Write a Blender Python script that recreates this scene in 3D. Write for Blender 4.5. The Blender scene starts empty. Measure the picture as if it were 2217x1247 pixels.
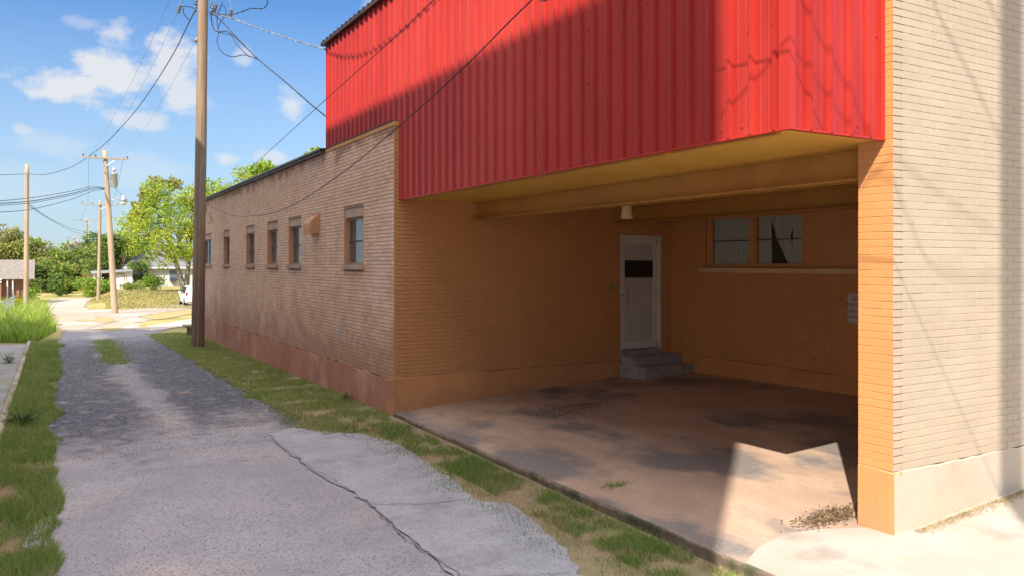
import bpy, math, random
import numpy as np
from mathutils import Vector, Matrix
from mathutils.geometry import delaunay_2d_cdt
random.seed(7); RNG = np.random.default_rng(7)
C = bpy.context.scene.collection
S = bpy.context.scene

# ---------------------------------------------------------------- camera
F, CX, HY, EYE = 1727.0, 1108.5, 572.0, 2.2          # focal length and horizon row in photo pixels, eye height
YAW = math.radians(30)
cam = bpy.data.cameras.new('camera'); co = bpy.data.objects.new('camera', cam); C.objects.link(co)
co.location = (0, 0, EYE); co.rotation_euler = (math.radians(90), 0, -YAW)
cam.sensor_width = 36; cam.lens = F/2217*36; cam.shift_y = -(623.5-HY)/2217; cam.clip_end = 3000; cam.clip_start = .05
S.camera = co

# ---------------------------------------------------------------- sun and sky
SUN = Vector((-2.4, -2.11, 3.14)).normalized()        # towards the sun
sl = bpy.data.lights.new('sun', 'SUN'); so = bpy.data.objects.new('sun', sl); C.objects.link(so)
sl.energy = 3.7; sl.angle = math.radians(.5); sl.color = (1, .93, .82)
so.rotation_euler = SUN.to_track_quat('Z', 'Y').to_euler()
S.view_settings.view_transform = 'Standard'; S.view_settings.look = 'None'
S.view_settings.gamma = 1; S.view_settings.exposure = 1.07
SKY_STRENGTH = .05
CLOUDS = [  # azimuth (deg from alley axis, + right), elevation tan, radius az (deg), radius el, softness
]
def pix_dir(u, v):
    a = (u-CX)/F; n = math.hypot(1, a)
    return YAW+math.atan(a), (HY-v)/F/n
for (u, v, ru, rv, w) in [(150,185,110,50,1),(250,165,110,62,1),(360,130,80,75,.95),(395,205,60,45,.9),(262,80,55,38,.75),(300,262,85,24,.75),(110,315,130,28,.35),
                          (635,232,42,38,.85),(490,345,30,18,.75),(530,118,26,30,.6),(598,342,42,22,.7),(330,375,130,40,.3),(60,400,140,50,.22),(180,50,50,15,.35),(45,282,22,13,.6),
                          (830,20,60,30,.5),(1400,-150,300,100,.5),(-400,200,200,90,.7)]:
    az, el = pix_dir(u, v); CLOUDS.append((az, el, ru/F*.85, rv/F*.95, w))
W = bpy.data.worlds.new('World'); S.world = W; W.use_nodes = True
nt = W.node_tree; nt.nodes.clear()
def N(nt, t, **k):
    n = nt.nodes.new(t)
    for a, b in k.items(): setattr(n, a, b)
    return n
def math_n(nt, op, a, b=None, clamp=False):
    n = N(nt, 'ShaderNodeMath', operation=op); n.use_clamp = clamp
    for i, x in enumerate((a, b)):
        if x is None: continue
        if isinstance(x, (int, float)): n.inputs[i].default_value = x
        else: nt.links.new(x, n.inputs[i])
    return n.outputs[0]
sky = N(nt, 'ShaderNodeTexSky', sky_type='NISHITA'); sky.sun_disc = False
sky.sun_elevation = math.asin(SUN.z); sky.sun_rotation = math.atan2(SUN.x, SUN.y)
sky.air_density = 1.15; sky.dust_density = .6; sky.ozone_density = 1.6
tc = N(nt, 'ShaderNodeTexCoord'); sp = N(nt, 'ShaderNodeSeparateXYZ'); nt.links.new(tc.outputs['Generated'], sp.inputs[0])
X_, Y_, Z_ = sp.outputs
az = math_n(nt, 'ARCTAN2', X_, Y_)
hh = math_n(nt, 'SQRT', math_n(nt, 'ADD', math_n(nt, 'MULTIPLY', X_, X_), math_n(nt, 'MULTIPLY', Y_, Y_)))
el = math_n(nt, 'DIVIDE', Z_, math_n(nt, 'MAXIMUM', hh, .01))
cmb = N(nt, 'ShaderNodeCombineXYZ'); nt.links.new(az, cmb.inputs[0]); nt.links.new(math_n(nt, 'MULTIPLY', el, 1.5), cmb.inputs[1])
no = N(nt, 'ShaderNodeTexNoise'); no.inputs['Scale'].default_value = 17; no.inputs['Detail'].default_value = 9; no.inputs['Roughness'].default_value = .62
nt.links.new(cmb.outputs[0], no.inputs['Vector'])
acc = None
for (a0, e0, ra, re_, w) in CLOUDS:
    dx = math_n(nt, 'DIVIDE', math_n(nt, 'SUBTRACT', az, a0), ra); dy = math_n(nt, 'DIVIDE', math_n(nt, 'SUBTRACT', el, e0), re_)
    r = math_n(nt, 'SQRT', math_n(nt, 'ADD', math_n(nt, 'MULTIPLY', dx, dx), math_n(nt, 'MULTIPLY', dy, dy)))
    f = math_n(nt, 'ADD', math_n(nt, 'SUBTRACT', 1.0, r), math_n(nt, 'MULTIPLY', math_n(nt, 'SUBTRACT', no.outputs[0], .5), 3.4))
    f = math_n(nt, 'MULTIPLY', math_n(nt, 'MULTIPLY', f, 1.6, True), w)
    acc = f if acc is None else math_n(nt, 'MAXIMUM', acc, f)
# pale veil towards the horizon
veil = math_n(nt, 'MULTIPLY', math_n(nt, 'SUBTRACT', 1.0, math_n(nt, 'MULTIPLY', el, 3.2, True)), .72)
hz = N(nt, 'ShaderNodeMix', data_type='RGBA'); nt.links.new(veil, hz.inputs[0]); tn = N(nt, 'ShaderNodeMix', data_type='RGBA', blend_type='MULTIPLY'); tn.inputs[0].default_value = 1; nt.links.new(sky.outputs[0], tn.inputs[6]); tn.inputs[7].default_value = (.66, 1.05, 1.52, 1); nt.links.new(tn.outputs[2], hz.inputs[6]); hz.inputs[7].default_value = (6.2, 7.4, 8.4, 1)
mx = N(nt, 'ShaderNodeMix', data_type='RGBA'); nt.links.new(math_n(nt, 'MULTIPLY', acc, .9), mx.inputs[0]); nt.links.new(hz.outputs[2], mx.inputs[6]); mx.inputs[7].default_value = (7.9, 8.0, 8.2, 1)
# bright sky band overhead, added to lift the shade, above the camera view
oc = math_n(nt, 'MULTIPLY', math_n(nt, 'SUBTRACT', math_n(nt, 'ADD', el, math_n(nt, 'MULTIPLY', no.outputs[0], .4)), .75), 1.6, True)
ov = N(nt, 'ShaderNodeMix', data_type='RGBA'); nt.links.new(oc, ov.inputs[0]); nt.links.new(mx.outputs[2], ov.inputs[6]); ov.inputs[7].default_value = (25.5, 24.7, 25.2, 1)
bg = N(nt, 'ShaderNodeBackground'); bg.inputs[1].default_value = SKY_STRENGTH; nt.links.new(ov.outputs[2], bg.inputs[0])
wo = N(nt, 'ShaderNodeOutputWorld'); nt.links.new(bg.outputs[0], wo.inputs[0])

# ---------------------------------------------------------------- helpers
def sst(t): t = min(1, max(0, t)); return t*t*(3-2*t)
def gz(x, y):
    z = -.22 if y < 12 else (-.22-(y-12)*.0128 if y < 30 else (-.45-(y-30)*.0233 if y < 100 else -2.08))
    z += 1.1*sst((x-3)/5)*sst((y-80)/25) if y > 80 else 0
    return z
def at(u, v, d):
    a = (u-CX)/F
    return Vector((d*(math.sin(YAW)+math.cos(YAW)*a), d*(math.cos(YAW)-math.sin(YAW)*a), EYE-d*(v-HY)/F))
def gnd(u, v):
    d = 2.
    while d < 400:
        p = at(u, v, d)
        if p.z <= gz(p.x, p.y): break
        d += max(.03, d*.004)
    return at(u, v, d)

def tag(o, label=None, cat=None, group=None, kind=None):
    if label: o['label'] = label
    if cat: o['category'] = cat
    if group: o['group'] = group
    if kind: o['kind'] = kind
    return o
def thing(name, loc, label, cat, group=None):
    o = bpy.data.objects.new(name, None); C.objects.link(o); o.location = loc; o.empty_display_size = .3
    return tag(o, label, cat, group)

class MB:
    def __init__(s): s.v = []; s.f = []; s.m = []
    def add(s, vs, fs, mi=0):
        b = len(s.v); s.v += [tuple(p) for p in vs]; s.f += [tuple(b+i for i in f) for f in fs]; s.m += [mi]*len(fs)
        return s
    def box(s, a, b, mi=0, M=None, c=0):
        x0, y0, z0 = a; x1, y1, z1 = b
        if c:  # chamfered box
            vs = []
            for (x, sx) in ((x0, 1), (x1, -1)):
                for (y, sy) in ((y0, 1), (y1, -1)):
                    for (z, sz) in ((z0, 1), (z1, -1)):
                        vs += [(x+sx*c, y+sy*c, z), (x+sx*c, y, z+sz*c), (x, y+sy*c, z+sz*c)]
            import bmesh
            bm = bmesh.new()
            for p in vs: bm.verts.new(p)
            bmesh.ops.convex_hull(bm, input=bm.verts)
            bmesh.ops.dissolve_limit(bm, angle_limit=.01, verts=bm.verts, edges=bm.edges)
            bm.verts.index_update(); V = [M @ v.co if M else v.co.copy() for v in bm.verts]
            s.add(V, [[v.index for v in f.verts] for f in bm.faces], mi); bm.free(); return s
        vs = [Vector(p) for p in ((x0,y0,z0),(x1,y0,z0),(x1,y1,z0),(x0,y1,z0),(x0,y0,z1),(x1,y0,z1),(x1,y1,z1),(x0,y1,z1))]
        if M: vs = [M @ p for p in vs]
        return s.add(vs, [(0,3,2,1),(4,5,6,7),(0,1,5,4),(1,2,6,5),(2,3,7,6),(3,0,4,7)], mi)
    def tube(s, pts, rad, n=8, mi=0, caps=True):
        pts = [Vector(p) for p in pts]; m = len(pts)
        if isinstance(rad, (int, float)): rad = [rad]*m
        up = Vector((0, 0, 1)); vs = []
        for i, p in enumerate(pts):
            t = (pts[min(i+1, m-1)]-pts[max(i-1, 0)]).normalized()
            a = t.cross(up if abs(t.z) < .95 else Vector((1, 0, 0))).normalized(); b = t.cross(a)
            for k in range(n):
                q = 2*math.pi*k/n; vs.append(p+(a*math.cos(q)+b*math.sin(q))*rad[i])
        fs = [(i*n+k, (i+1)*n+k, (i+1)*n+(k+1) % n, i*n+(k+1) % n) for i in range(m-1) for k in range(n)]
        if caps: fs += [tuple(range(n)), tuple((m-1)*n+k for k in reversed(range(n)))]
        return s.add(vs, fs, mi)
    def build(s, name, mats, parent=None, smooth=False, loc=None):
        me = bpy.data.meshes.new(name)
        if parent is None and loc is None and s.v:
            A = np.array(s.v); loc = ((A[:,0].min()+A[:,0].max())/2, (A[:,1].min()+A[:,1].max())/2, A[:,2].min())
        if parent is None:
            V = [(p[0]-loc[0], p[1]-loc[1], p[2]-loc[2]) for p in s.v]
        else: V = s.v
        me.from_pydata(V, [], s.f); me.update()
        if not isinstance(mats, (list, tuple)): mats = [mats]
        for m in mats: me.materials.append(m)
        me.polygons.foreach_set('material_index', s.m)
        if smooth: me.polygons.foreach_set('use_smooth', [True]*len(s.f))
        o = bpy.data.objects.new(name, me); C.objects.link(o)
        if parent is None: o.location = loc
        else:
            o.parent = parent
            if parent.type == 'EMPTY': o.matrix_parent_inverse = Matrix.Translation(-Vector(parent.location))
            elif parent.parent is None: o.matrix_parent_inverse = Matrix.Translation(-Vector(parent.location))
        return o
def npmesh(name, V, Fc, mats, parent=None, smooth=False, loc=(0, 0, 0)):
    V = np.asarray(V, dtype=np.float32)-np.array(loc if parent is None else (0,0,0), dtype=np.float32)
    Fc = np.asarray(Fc, dtype=np.int32); k = Fc.shape[1]
    me = bpy.data.meshes.new(name); me.vertices.add(len(V)); me.vertices.foreach_set('co', V.ravel())
    me.loops.add(Fc.size); me.loops.foreach_set('vertex_index', Fc.ravel())
    me.polygons.add(len(Fc)); me.polygons.foreach_set('loop_start', np.arange(len(Fc), dtype=np.int32)*k)
    me.polygons.foreach_set('loop_total', np.full(len(Fc), k, dtype=np.int32)); me.update(calc_edges=True); me.validate()
    me.materials.append(mats)
    o = bpy.data.objects.new(name, me); C.objects.link(o)
    if parent is None: o.location = loc
    else: o.parent = parent; o.matrix_parent_inverse = Matrix.Translation(-Vector(parent.location))
    return o

# ---------------------------------------------------------------- materials
def M(name, c1, c2=None, scale=4., rough=.8, bump=0., bscale=60., island=0., metal=0., c3=None, s3=.6, t3=(.5, .65), detail=6, spec=.3, coat=0., stretch=(1,1,1), speck=None, trans=0., extra=None, bdist=.01):
    m = bpy.data.materials.new(name); m.use_nodes = True; t = m.node_tree; t.nodes.clear()
    b = N(t, 'ShaderNodeBsdfPrincipled'); out = N(t, 'ShaderNodeOutputMaterial')
    b.inputs['Roughness'].default_value = rough; b.inputs['Metallic'].default_value = metal; b.inputs['Specular IOR Level'].default_value = spec
    if coat: b.inputs['Coat Weight'].default_value = coat; b.inputs['Coat Roughness'].default_value = .15
    tc = N(t, 'ShaderNodeTexCoord'); mp = N(t, 'ShaderNodeMapping'); mp.inputs['Scale'].default_value = stretch
    t.links.new(tc.outputs['Object'], mp.inputs[0]); vec = mp.outputs[0]
    def noise(sc, det=detail, r=.6):
        n = N(t, 'ShaderNodeTexNoise'); n.inputs['Scale'].default_value = sc; n.inputs['Detail'].default_value = det; n.inputs['Roughness'].default_value = r
        t.links.new(vec, n.inputs['Vector']); return n.outputs[0]
    def ramp(x, a, bb):
        n = N(t, 'ShaderNodeMapRange'); n.interpolation_type = 'SMOOTHSTEP'; n.inputs[1].default_value = a; n.inputs[2].default_value = bb; t.links.new(x, n.inputs[0]); return n.outputs[0]
    def mix(f, a, c):
        n = N(t, 'ShaderNodeMix', data_type='RGBA')
        if isinstance(f, float): n.inputs[0].default_value = f
        else: t.links.new(f, n.inputs[0])
        for i, x in ((6, a), (7, c)):
            if isinstance(x, (tuple, list)): n.inputs[i].default_value = (*x[:3], 1)
            else: t.links.new(x, n.inputs[i])
        return n.outputs[2]
    col = c1
    if c2: col = mix(ramp(noise(scale), .36, .64), c1, c2)
    if c3: col = mix(ramp(noise(s3), *t3), col, c3)
    if speck:
        sc, c, lo, hi = speck; v = N(t, 'ShaderNodeTexVoronoi'); v.inputs['Scale'].default_value = sc; t.links.new(vec, v.inputs['Vector'])
        s_ = N(t, 'ShaderNodeSeparateColor'); t.links.new(v.outputs['Color'], s_.inputs[0])
        col = mix(ramp(s_.outputs[0], lo, hi), col, c)
    if island:
        g = N(t, 'ShaderNodeNewGeometry'); hv = N(t, 'ShaderNodeHueSaturation')
        x = math_n(t, 'ADD', math_n(t, 'MULTIPLY', g.outputs['Random Per Island'], island*2), 1-island); t.links.new(x, hv.inputs['Value'])
        if isinstance(col, tuple): hv.inputs['Color'].default_value = (*col[:3], 1)
        else: t.links.new(col, hv.inputs['Color'])
        col = hv.outputs[0]
    if extra: col = extra(t, tc, mix, ramp, noise, col)
    if isinstance(col, (tuple, list)): b.inputs['Base Color'].default_value = (*col[:3], 1)
    else: t.links.new(col, b.inputs['Base Color'])
    if bump:
        bn = N(t, 'ShaderNodeBump'); bn.inputs['Strength'].default_value = bump; bn.inputs['Distance'].default_value = bdist
        t.links.new(noise(bscale, 5, .7), bn.inputs['Height']); t.links.new(bn.outputs[0], b.inputs['Normal'])
    if trans:
        tr = N(t, 'ShaderNodeBsdfTranslucent'); ms = N(t, 'ShaderNodeMixShader'); ms.inputs[0].default_value = trans
        if isinstance(col, (tuple, list)): tr.inputs[0].default_value = (*col[:3], 1)
        else: t.links.new(col, tr.inputs[0])
        t.links.new(b.outputs[0], ms.inputs[1]); t.links.new(tr.outputs[0], ms.inputs[2]); t.links.new(ms.outputs[0], out.inputs[0])
    else: t.links.new(b.outputs[0], out.inputs[0])
    return m

def low_stain(zlo, zhi, colr, amt, nsc=1.5):
    """clay splashed up the foot of a wall: stays put whatever the light"""
    def f(t, tc, mix, ramp, noise, col):
        s_ = N(t, 'ShaderNodeSeparateXYZ'); g = N(t, 'ShaderNodeNewGeometry'); t.links.new(g.outputs['Position'], s_.inputs[0])
        h = math_n(t, 'ADD', s_.outputs[2], math_n(t, 'MULTIPLY', math_n(t, 'SUBTRACT', noise(nsc), .5), (zhi-zlo)*1.6))
        k = math_n(t, 'MULTIPLY', math_n(t, 'SUBTRACT', 1.0, ramp(h, zlo, zhi)), amt)
        return mix(k, col, colr)
    return f
def alley_extra(t, tc, mix, ramp, noise, col):
    col = low_stain(.3, 1.7, (.36, .16, .10), .72)(t, tc, mix, ramp, noise, col)
    g = N(t, 'ShaderNodeNewGeometry'); d = N(t, 'ShaderNodeVectorMath', operation='DISTANCE'); t.links.new(g.outputs['Position'], d.inputs[0]); d.inputs[1].default_value = (4.69, 14.55, .95)
    x = math_n(t, 'ADD', d.outputs['Value'], math_n(t, 'MULTIPLY', math_n(t, 'SUBTRACT', noise(9.), .5), .35))
    col = mix(math_n(t, 'MULTIPLY', math_n(t, 'SUBTRACT', 1.0, ramp(x, .1, .2)), .45), col, (.30, .33, .42))
    # bare red brick where paint has flaked under the roof edge
    s_ = N(t, 'ShaderNodeSeparateXYZ'); t.links.new(g.outputs['Position'], s_.inputs[0])
    h = math_n(t, 'ADD', s_.outputs[2], math_n(t, 'MULTIPLY', noise(2.2), 1.1))
    return mix(math_n(t, 'MULTIPLY', ramp(h, 4.72, 4.95), .7), col, (.30, .14, .09))

def alley_mix(t, tc, mix, ramp, noise, col):
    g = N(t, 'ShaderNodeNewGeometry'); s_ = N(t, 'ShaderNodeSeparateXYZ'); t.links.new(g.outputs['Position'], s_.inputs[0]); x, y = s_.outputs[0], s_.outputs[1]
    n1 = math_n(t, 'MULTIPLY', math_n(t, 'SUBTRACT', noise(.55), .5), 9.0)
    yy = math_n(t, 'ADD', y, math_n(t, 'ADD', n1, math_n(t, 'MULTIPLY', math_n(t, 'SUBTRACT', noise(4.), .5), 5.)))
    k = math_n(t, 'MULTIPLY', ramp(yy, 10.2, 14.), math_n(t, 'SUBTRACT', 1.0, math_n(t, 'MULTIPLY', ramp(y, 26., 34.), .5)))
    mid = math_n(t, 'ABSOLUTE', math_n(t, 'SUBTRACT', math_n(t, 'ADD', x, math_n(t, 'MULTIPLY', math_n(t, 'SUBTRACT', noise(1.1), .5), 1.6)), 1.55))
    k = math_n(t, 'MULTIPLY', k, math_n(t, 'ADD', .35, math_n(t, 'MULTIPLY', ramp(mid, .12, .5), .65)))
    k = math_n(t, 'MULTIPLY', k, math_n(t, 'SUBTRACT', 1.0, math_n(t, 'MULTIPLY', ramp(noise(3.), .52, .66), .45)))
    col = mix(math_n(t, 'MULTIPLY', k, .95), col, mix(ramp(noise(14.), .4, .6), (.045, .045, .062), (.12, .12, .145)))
    st = math_n(t, 'MULTIPLY', ramp(noise(2.4), .60, .70), ramp(y, 9., 15.))
    return mix(math_n(t, 'MULTIPLY', st, .5), col, (.45, .34, .22))
ORANGE = (.64, .295, .11)
m_alley = M('painted_pink_brick', (.74, .49, .34), (.67, .43, .295), 2.2, .6, .25, 90, island=.09, c3=(.76, .54, .42), s3=.5, t3=(.5, .7), extra=alley_extra)
m_alley_mortar = M('shaded_joint', (.24, .16, .13), (.34, .23, .18), 7, .95)  # joint shadow put into the dark mortar colour
m_orange = M('orange_painted_brick', ORANGE, (.60, .275, .10), 1.3, .6, .2, 80, island=.025, extra=low_stain(.0, 1.0, (.58, .28, .12), .6))
m_orange_joint = M('orange_painted_joint', (.65, .305, .11), (.60, .28, .10), 2, .75)
m_orange_plain = M('orange_paint', ORANGE, (.64, .33, .125), 2.0, .6, .15, 50)
m_plinth_o = M('orange_painted_plinth', (.66, .31, .115), (.60, .275, .105), 1.6, .75, .5, 25, c3=(.52, .24, .115), s3=1.2, t3=(.5, .7), extra=low_stain(-.1, .25, (.50, .25, .13), .7))
m_plinth_a = M('clay_stained_plinth', (.46, .22, .14), (.38, .17, .11), 1.4, .85, .7, 22, c3=(.55, .34, .25), s3=.8, t3=(.5, .7))
m_beige = M('beige_painted_brick', (.46, .37, .265), (.435, .345, .245), 1.5, .55, .2, 70, island=.025)
m_beige_joint = M('beige_painted_joint', (.455, .365, .26), (.42, .335, .235), 3, .7)
m_plinth_b = M('beige_painted_plinth', (.52, .43, .33), (.47, .38, .28), 1.7, .8, .6, 20, c3=(.52, .40, .29), s3=2.2, t3=(.5, .75), extra=low_stain(.02, .34, (.52, .44, .33), .7, 3.))
m_soffit = M('mustard_soffit', (.72, .41, .075), (.66, .36, .065), 1.2, .55, .1, 30)
m_beam = M('mustard_steel', (.50, .25, .05), (.44, .21, .045), 2.0, .45, .15, 40)
m_red = M('red_steel_siding', (.43, .028, .019), (.36, .022, .015), 1.6, .33, .08, 2.5, spec=.38, c3=(.48, .042, .030), s3=.35, stretch=(1, 1, .25), coat=.0, bdist=.05)
m_redtrim = M('red_steel_trim', (.46, .032, .022), None, 1, .3, spec=.4)
m_darktrim = M('dark_metal_edge', (.05, .038, .034), (.09, .055, .045), 3, .5, metal=.3)
m_whitemetal = M('white_metal', (.62, .60, .58), (.54, .52, .50), 3, .4, spec=.5)
m_alu = M('aluminium_frame', (.82, .78, .73), (.74, .71, .66), 6, .4, metal=.1)
m_panel = M('pale_door_panel', (.60, .575, .52), (.54, .52, .47), 1.5, .4)
m_black = M('black_glass', (.012, .012, .012), None, 1, .08, spec=.6)
m_chrome = M('polished_handle', (.8, .8, .8), None, 1, .2, metal=1)
m_conc = M('weathered_slab', (.52, .365, .26), (.43, .29, .205), 1.4, .85, .35, 120, c3=(.21, .18, .165), s3=.75, t3=(.47, .60), stretch=(1, .55, 1), speck=(90, (.36, .27, .22), .85, .99))
m_apron = M('pale_concrete', (.46, .40, .34), (.40, .34, .28), 1.6, .85, .45, 110, c3=(.30, .26, .22), s3=.9, t3=(.5, .66), speck=(120, (.4, .36, .32), .95, .99))
m_slabedge = M('mossy_slab_edge', (.20, .15, .11), (.33, .25, .19), 3.5, .95, 1., 30, c3=(.10, .11, .06), s3=2., bdist=.02)
m_step = M('worn_step_concrete', (.40, .38, .39), (.28, .27, .28), 2.5, .85, .5, 50, c3=(.50, .42, .34), s3=3.)
m_gravel = M('gravel_alley', (.39, .37, .38), (.32, .305, .32), .9, .95, .35, 130, c3=(.50, .42, .38), s3=.42, t3=(.5, .7), speck=(75, (.21, .21, .23), .72, .95), bdist=.012, extra=alley_mix)
m_patch = M('pale_asphalt_patch', (.42, .42, .44), (.35, .35, .375), 2.6, .92, .35, 130, c3=(.28, .275, .28), s3=1.3, t3=(.5, .72), speck=(85, (.25, .25, .27), .76, .96), bdist=.01)
m_crack = M('dark_gravel_crack', (.15, .145, .145), (.30, .29, .29), 4, 1., 1., 90)
m_asph = M('loose_dark_gravel', (.19, .19, .215), (.28, .27, .29), 1.6, .95, 1., 120, speck=(50, (.42, .41, .42), .88, .97), bdist=.015)
m_farroad = M('sunbleached_gravel_road', (.36, .30, .235), (.30, .245, .19), .35, .95, .5, 12, c3=(.40, .355, .31), s3=.2)
m_dirt = M('clay_and_dry_grass', (.40, .29, .19), (.33, .26, .15), 3.5, .97, .8, 40, c3=(.24, .26, .10), s3=1.4, t3=(.45, .62), speck=(80, (.40, .33, .22), .85, .95), bdist=.02)
def ground_extra(t, tc, mix, ramp, noise, col):
    g = N(t, 'ShaderNodeNewGeometry'); s_ = N(t, 'ShaderNodeSeparateXYZ'); t.links.new(g.outputs['Position'], s_.inputs[0])
    far = ramp(s_.outputs[1], 30., 36.)
    lawn = mix(ramp(noise(.25), .4, .6), (.20, .19, .05), (.34, .27, .10))
    return mix(far, col, lawn)
m_ground = M('clay_ground', (.27, .18, .11), (.20, .15, .085), 3., .97, .8, 30, c3=(.11, .13, .045), s3=1.1, t3=(.42, .6), extra=ground_extra)
m_grass = M('green_blade', (.20, .30, .06), (.27, .34, .09), 2.0, .6, island=.35, c3=(.42, .38, .17), s3=3.2, t3=(.5, .68), trans=.35)
m_weed = M('tall_weed_blade', (.22, .36, .04), (.36, .48, .07), 1.5, .55, island=.45, trans=.45)
m_dry = M('straw', (.46, .36, .18), (.36, .27, .13), 5, .8, island=.25, trans=.2)
m_stone = M('loose_stone', (.50, .48, .48), (.42, .40, .41), 1.4, .9, island=.3)
m_litter = M('dead_leaf', (.12, .075, .04), (.25, .17, .09), 12, .9, island=.5)
m_wood = M('weathered_pole_wood', (.36, .25, .155), (.25, .17, .11), 5, .85, .7, 60, stretch=(1, 1, .06), c3=(.19, .125, .09), s3=1.8, t3=(.5, .7), extra=low_stain(.3, 2.4, (.17, .09, .065), .6), bdist=.015)
m_farwood = M('pale_pole_wood', (.44, .33, .22), (.34, .25, .17), 5, .85, .4, 30, stretch=(1, 1, .06))  # paler wood tone for the far poles
m_steel = M('grey_steel', (.42, .43, .44), (.36, .37, .38), 4, .4, metal=.5)
m_cer = M('dark_insulator', (.10, .11, .12), None, 1, .3, spec=.5)
m_wire = M('black_cable', (.02, .025, .035), None, 1, .5)
m_wire_grey = M('bare_twisted_cable', (.30, .31, .33), (.07, .08, .09), 9, .5)
m_corr = M('grey_corrugated_roof', (.12, .115, .11), (.08, .075, .07), 2, .5, metal=.5)
m_core = M('block_wall', (.3, .24, .19), (.25, .2, .16), 2, .9)
m_across = M('pale_wall_across', (.74, .70, .64), (.68, .64, .58), 2, .85)
m_sign = M('sign_white', (.62, .55, .52), (.55, .48, .45), 5, .5)
m_signred = M('sign_red', (.32, .05, .045), None, 1, .5)
m_curtain = M('pale_curtain', (.82, .76, .66), (.74, .68, .58), 14, .9, stretch=(6, 6, .3))
m_lilacrefl = M('lilac_reflection', (.30, .25, .25), (.26, .22, .22), 10, .7)  # lilac reflection in the alley panes, put into a panel colour
m_whiterefl = M('white_reflection', (.80, .80, .78), (.74, .74, .73), 8, .9, trans=.3)  # bright sky reflection in the alley panes, put into a white colour
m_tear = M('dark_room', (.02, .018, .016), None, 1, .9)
m_sill = M('cast_sill', (.46, .33, .26), (.38, .27, .21), 3, .8, .4, 40)
m_lintel = M('cast_lintel', (.50, .36, .28), (.43, .31, .24), 3, .8, .3, 40)
m_frame = M('painted_window_frame', (.36, .26, .19), (.28, .22, .18), 8, .6)
m_bar = M('dark_glazing_bar', (.06, .06, .065), None, 1, .5)
def glass():
    m = bpy.data.materials.new('window_glass'); m.use_nodes = True; t = m.node_tree; t.nodes.clear()
    fr = N(t, 'ShaderNodeFresnel'); fr.inputs[0].default_value = 2.3
    a = N(t, 'ShaderNodeBsdfTransparent'); a.inputs[0].default_value = (.85, .88, .88, 1); g = N(t, 'ShaderNodeBsdfGlossy'); g.inputs['Roughness'].default_value = .02
    tc = N(t, 'ShaderNodeTexCoord'); n = N(t, 'ShaderNodeTexNoise'); n.inputs['Scale'].default_value = 1.5; t.links.new(tc.outputs['Object'], n.inputs['Vector'])
    b = N(t, 'ShaderNodeBump'); b.inputs['Strength'].default_value = .05; b.inputs['Distance'].default_value = .05; t.links.new(n.outputs[0], b.inputs['Height']); t.links.new(b.outputs[0], g.inputs['Normal'])
    gg = N(t, 'ShaderNodeNewGeometry'); fo = math_n(t, 'MULTIPLY', fr.outputs[0], math_n(t, 'SUBTRACT', 1.0, gg.outputs['Backfacing']))
    ms = N(t, 'ShaderNodeMixShader'); t.links.new(fo, ms.inputs[0]); t.links.new(a.outputs[0], ms.inputs[1]); t.links.new(g.outputs[0], ms.inputs[2])
    o = N(t, 'ShaderNodeOutputMaterial'); t.links.new(ms.outputs[0], o.inputs[0]); return m
m_glass = glass()
m_bayglass = glass(); m_bayglass.node_tree.nodes['Fresnel'].inputs[0].default_value = 1.35
m_reveal = M('brown_painted_reveal', (.56, .29, .15), (.50, .25, .125), 2, .7)
m_ledge = M('pale_ledge_paint', (.74, .52, .26), (.68, .47, .23), 2, .6)

# ---------------------------------------------------------------- ground
from mathutils import noise as mn
def nz(x, y, sc, o=0): return mn.noise(Vector((x*sc, y*sc, o)))
def axis(segs):
    out = []
    for a, b, s in segs: out += list(np.arange(a, b, s))
    return out+[segs[-1][1]]
xs = axis([(-700, -60, 80), (-60, -6, 4), (-6, 8, .5), (8, 40, 2), (40, 100, 10), (100, 900, 80)])
ys = axis([(-60, -4, 8), (-4, 34, .5), (34, 130, 2), (130, 200, 10), (200, 1400, 100)])
gv = [(x, y, gz(x, y)) for y in ys for x in xs]; nx = len(xs)
gf = [(j*nx+i, j*nx+i+1, (j+1)*nx+i+1, (j+1)*nx+i) for j in range(len(ys)-1) for i in range(nx-1)]
o = MB().add(gv, gf).build('ground', m_ground, smooth=True, loc=(0,0,0)); tag(o, kind='structure')

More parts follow.
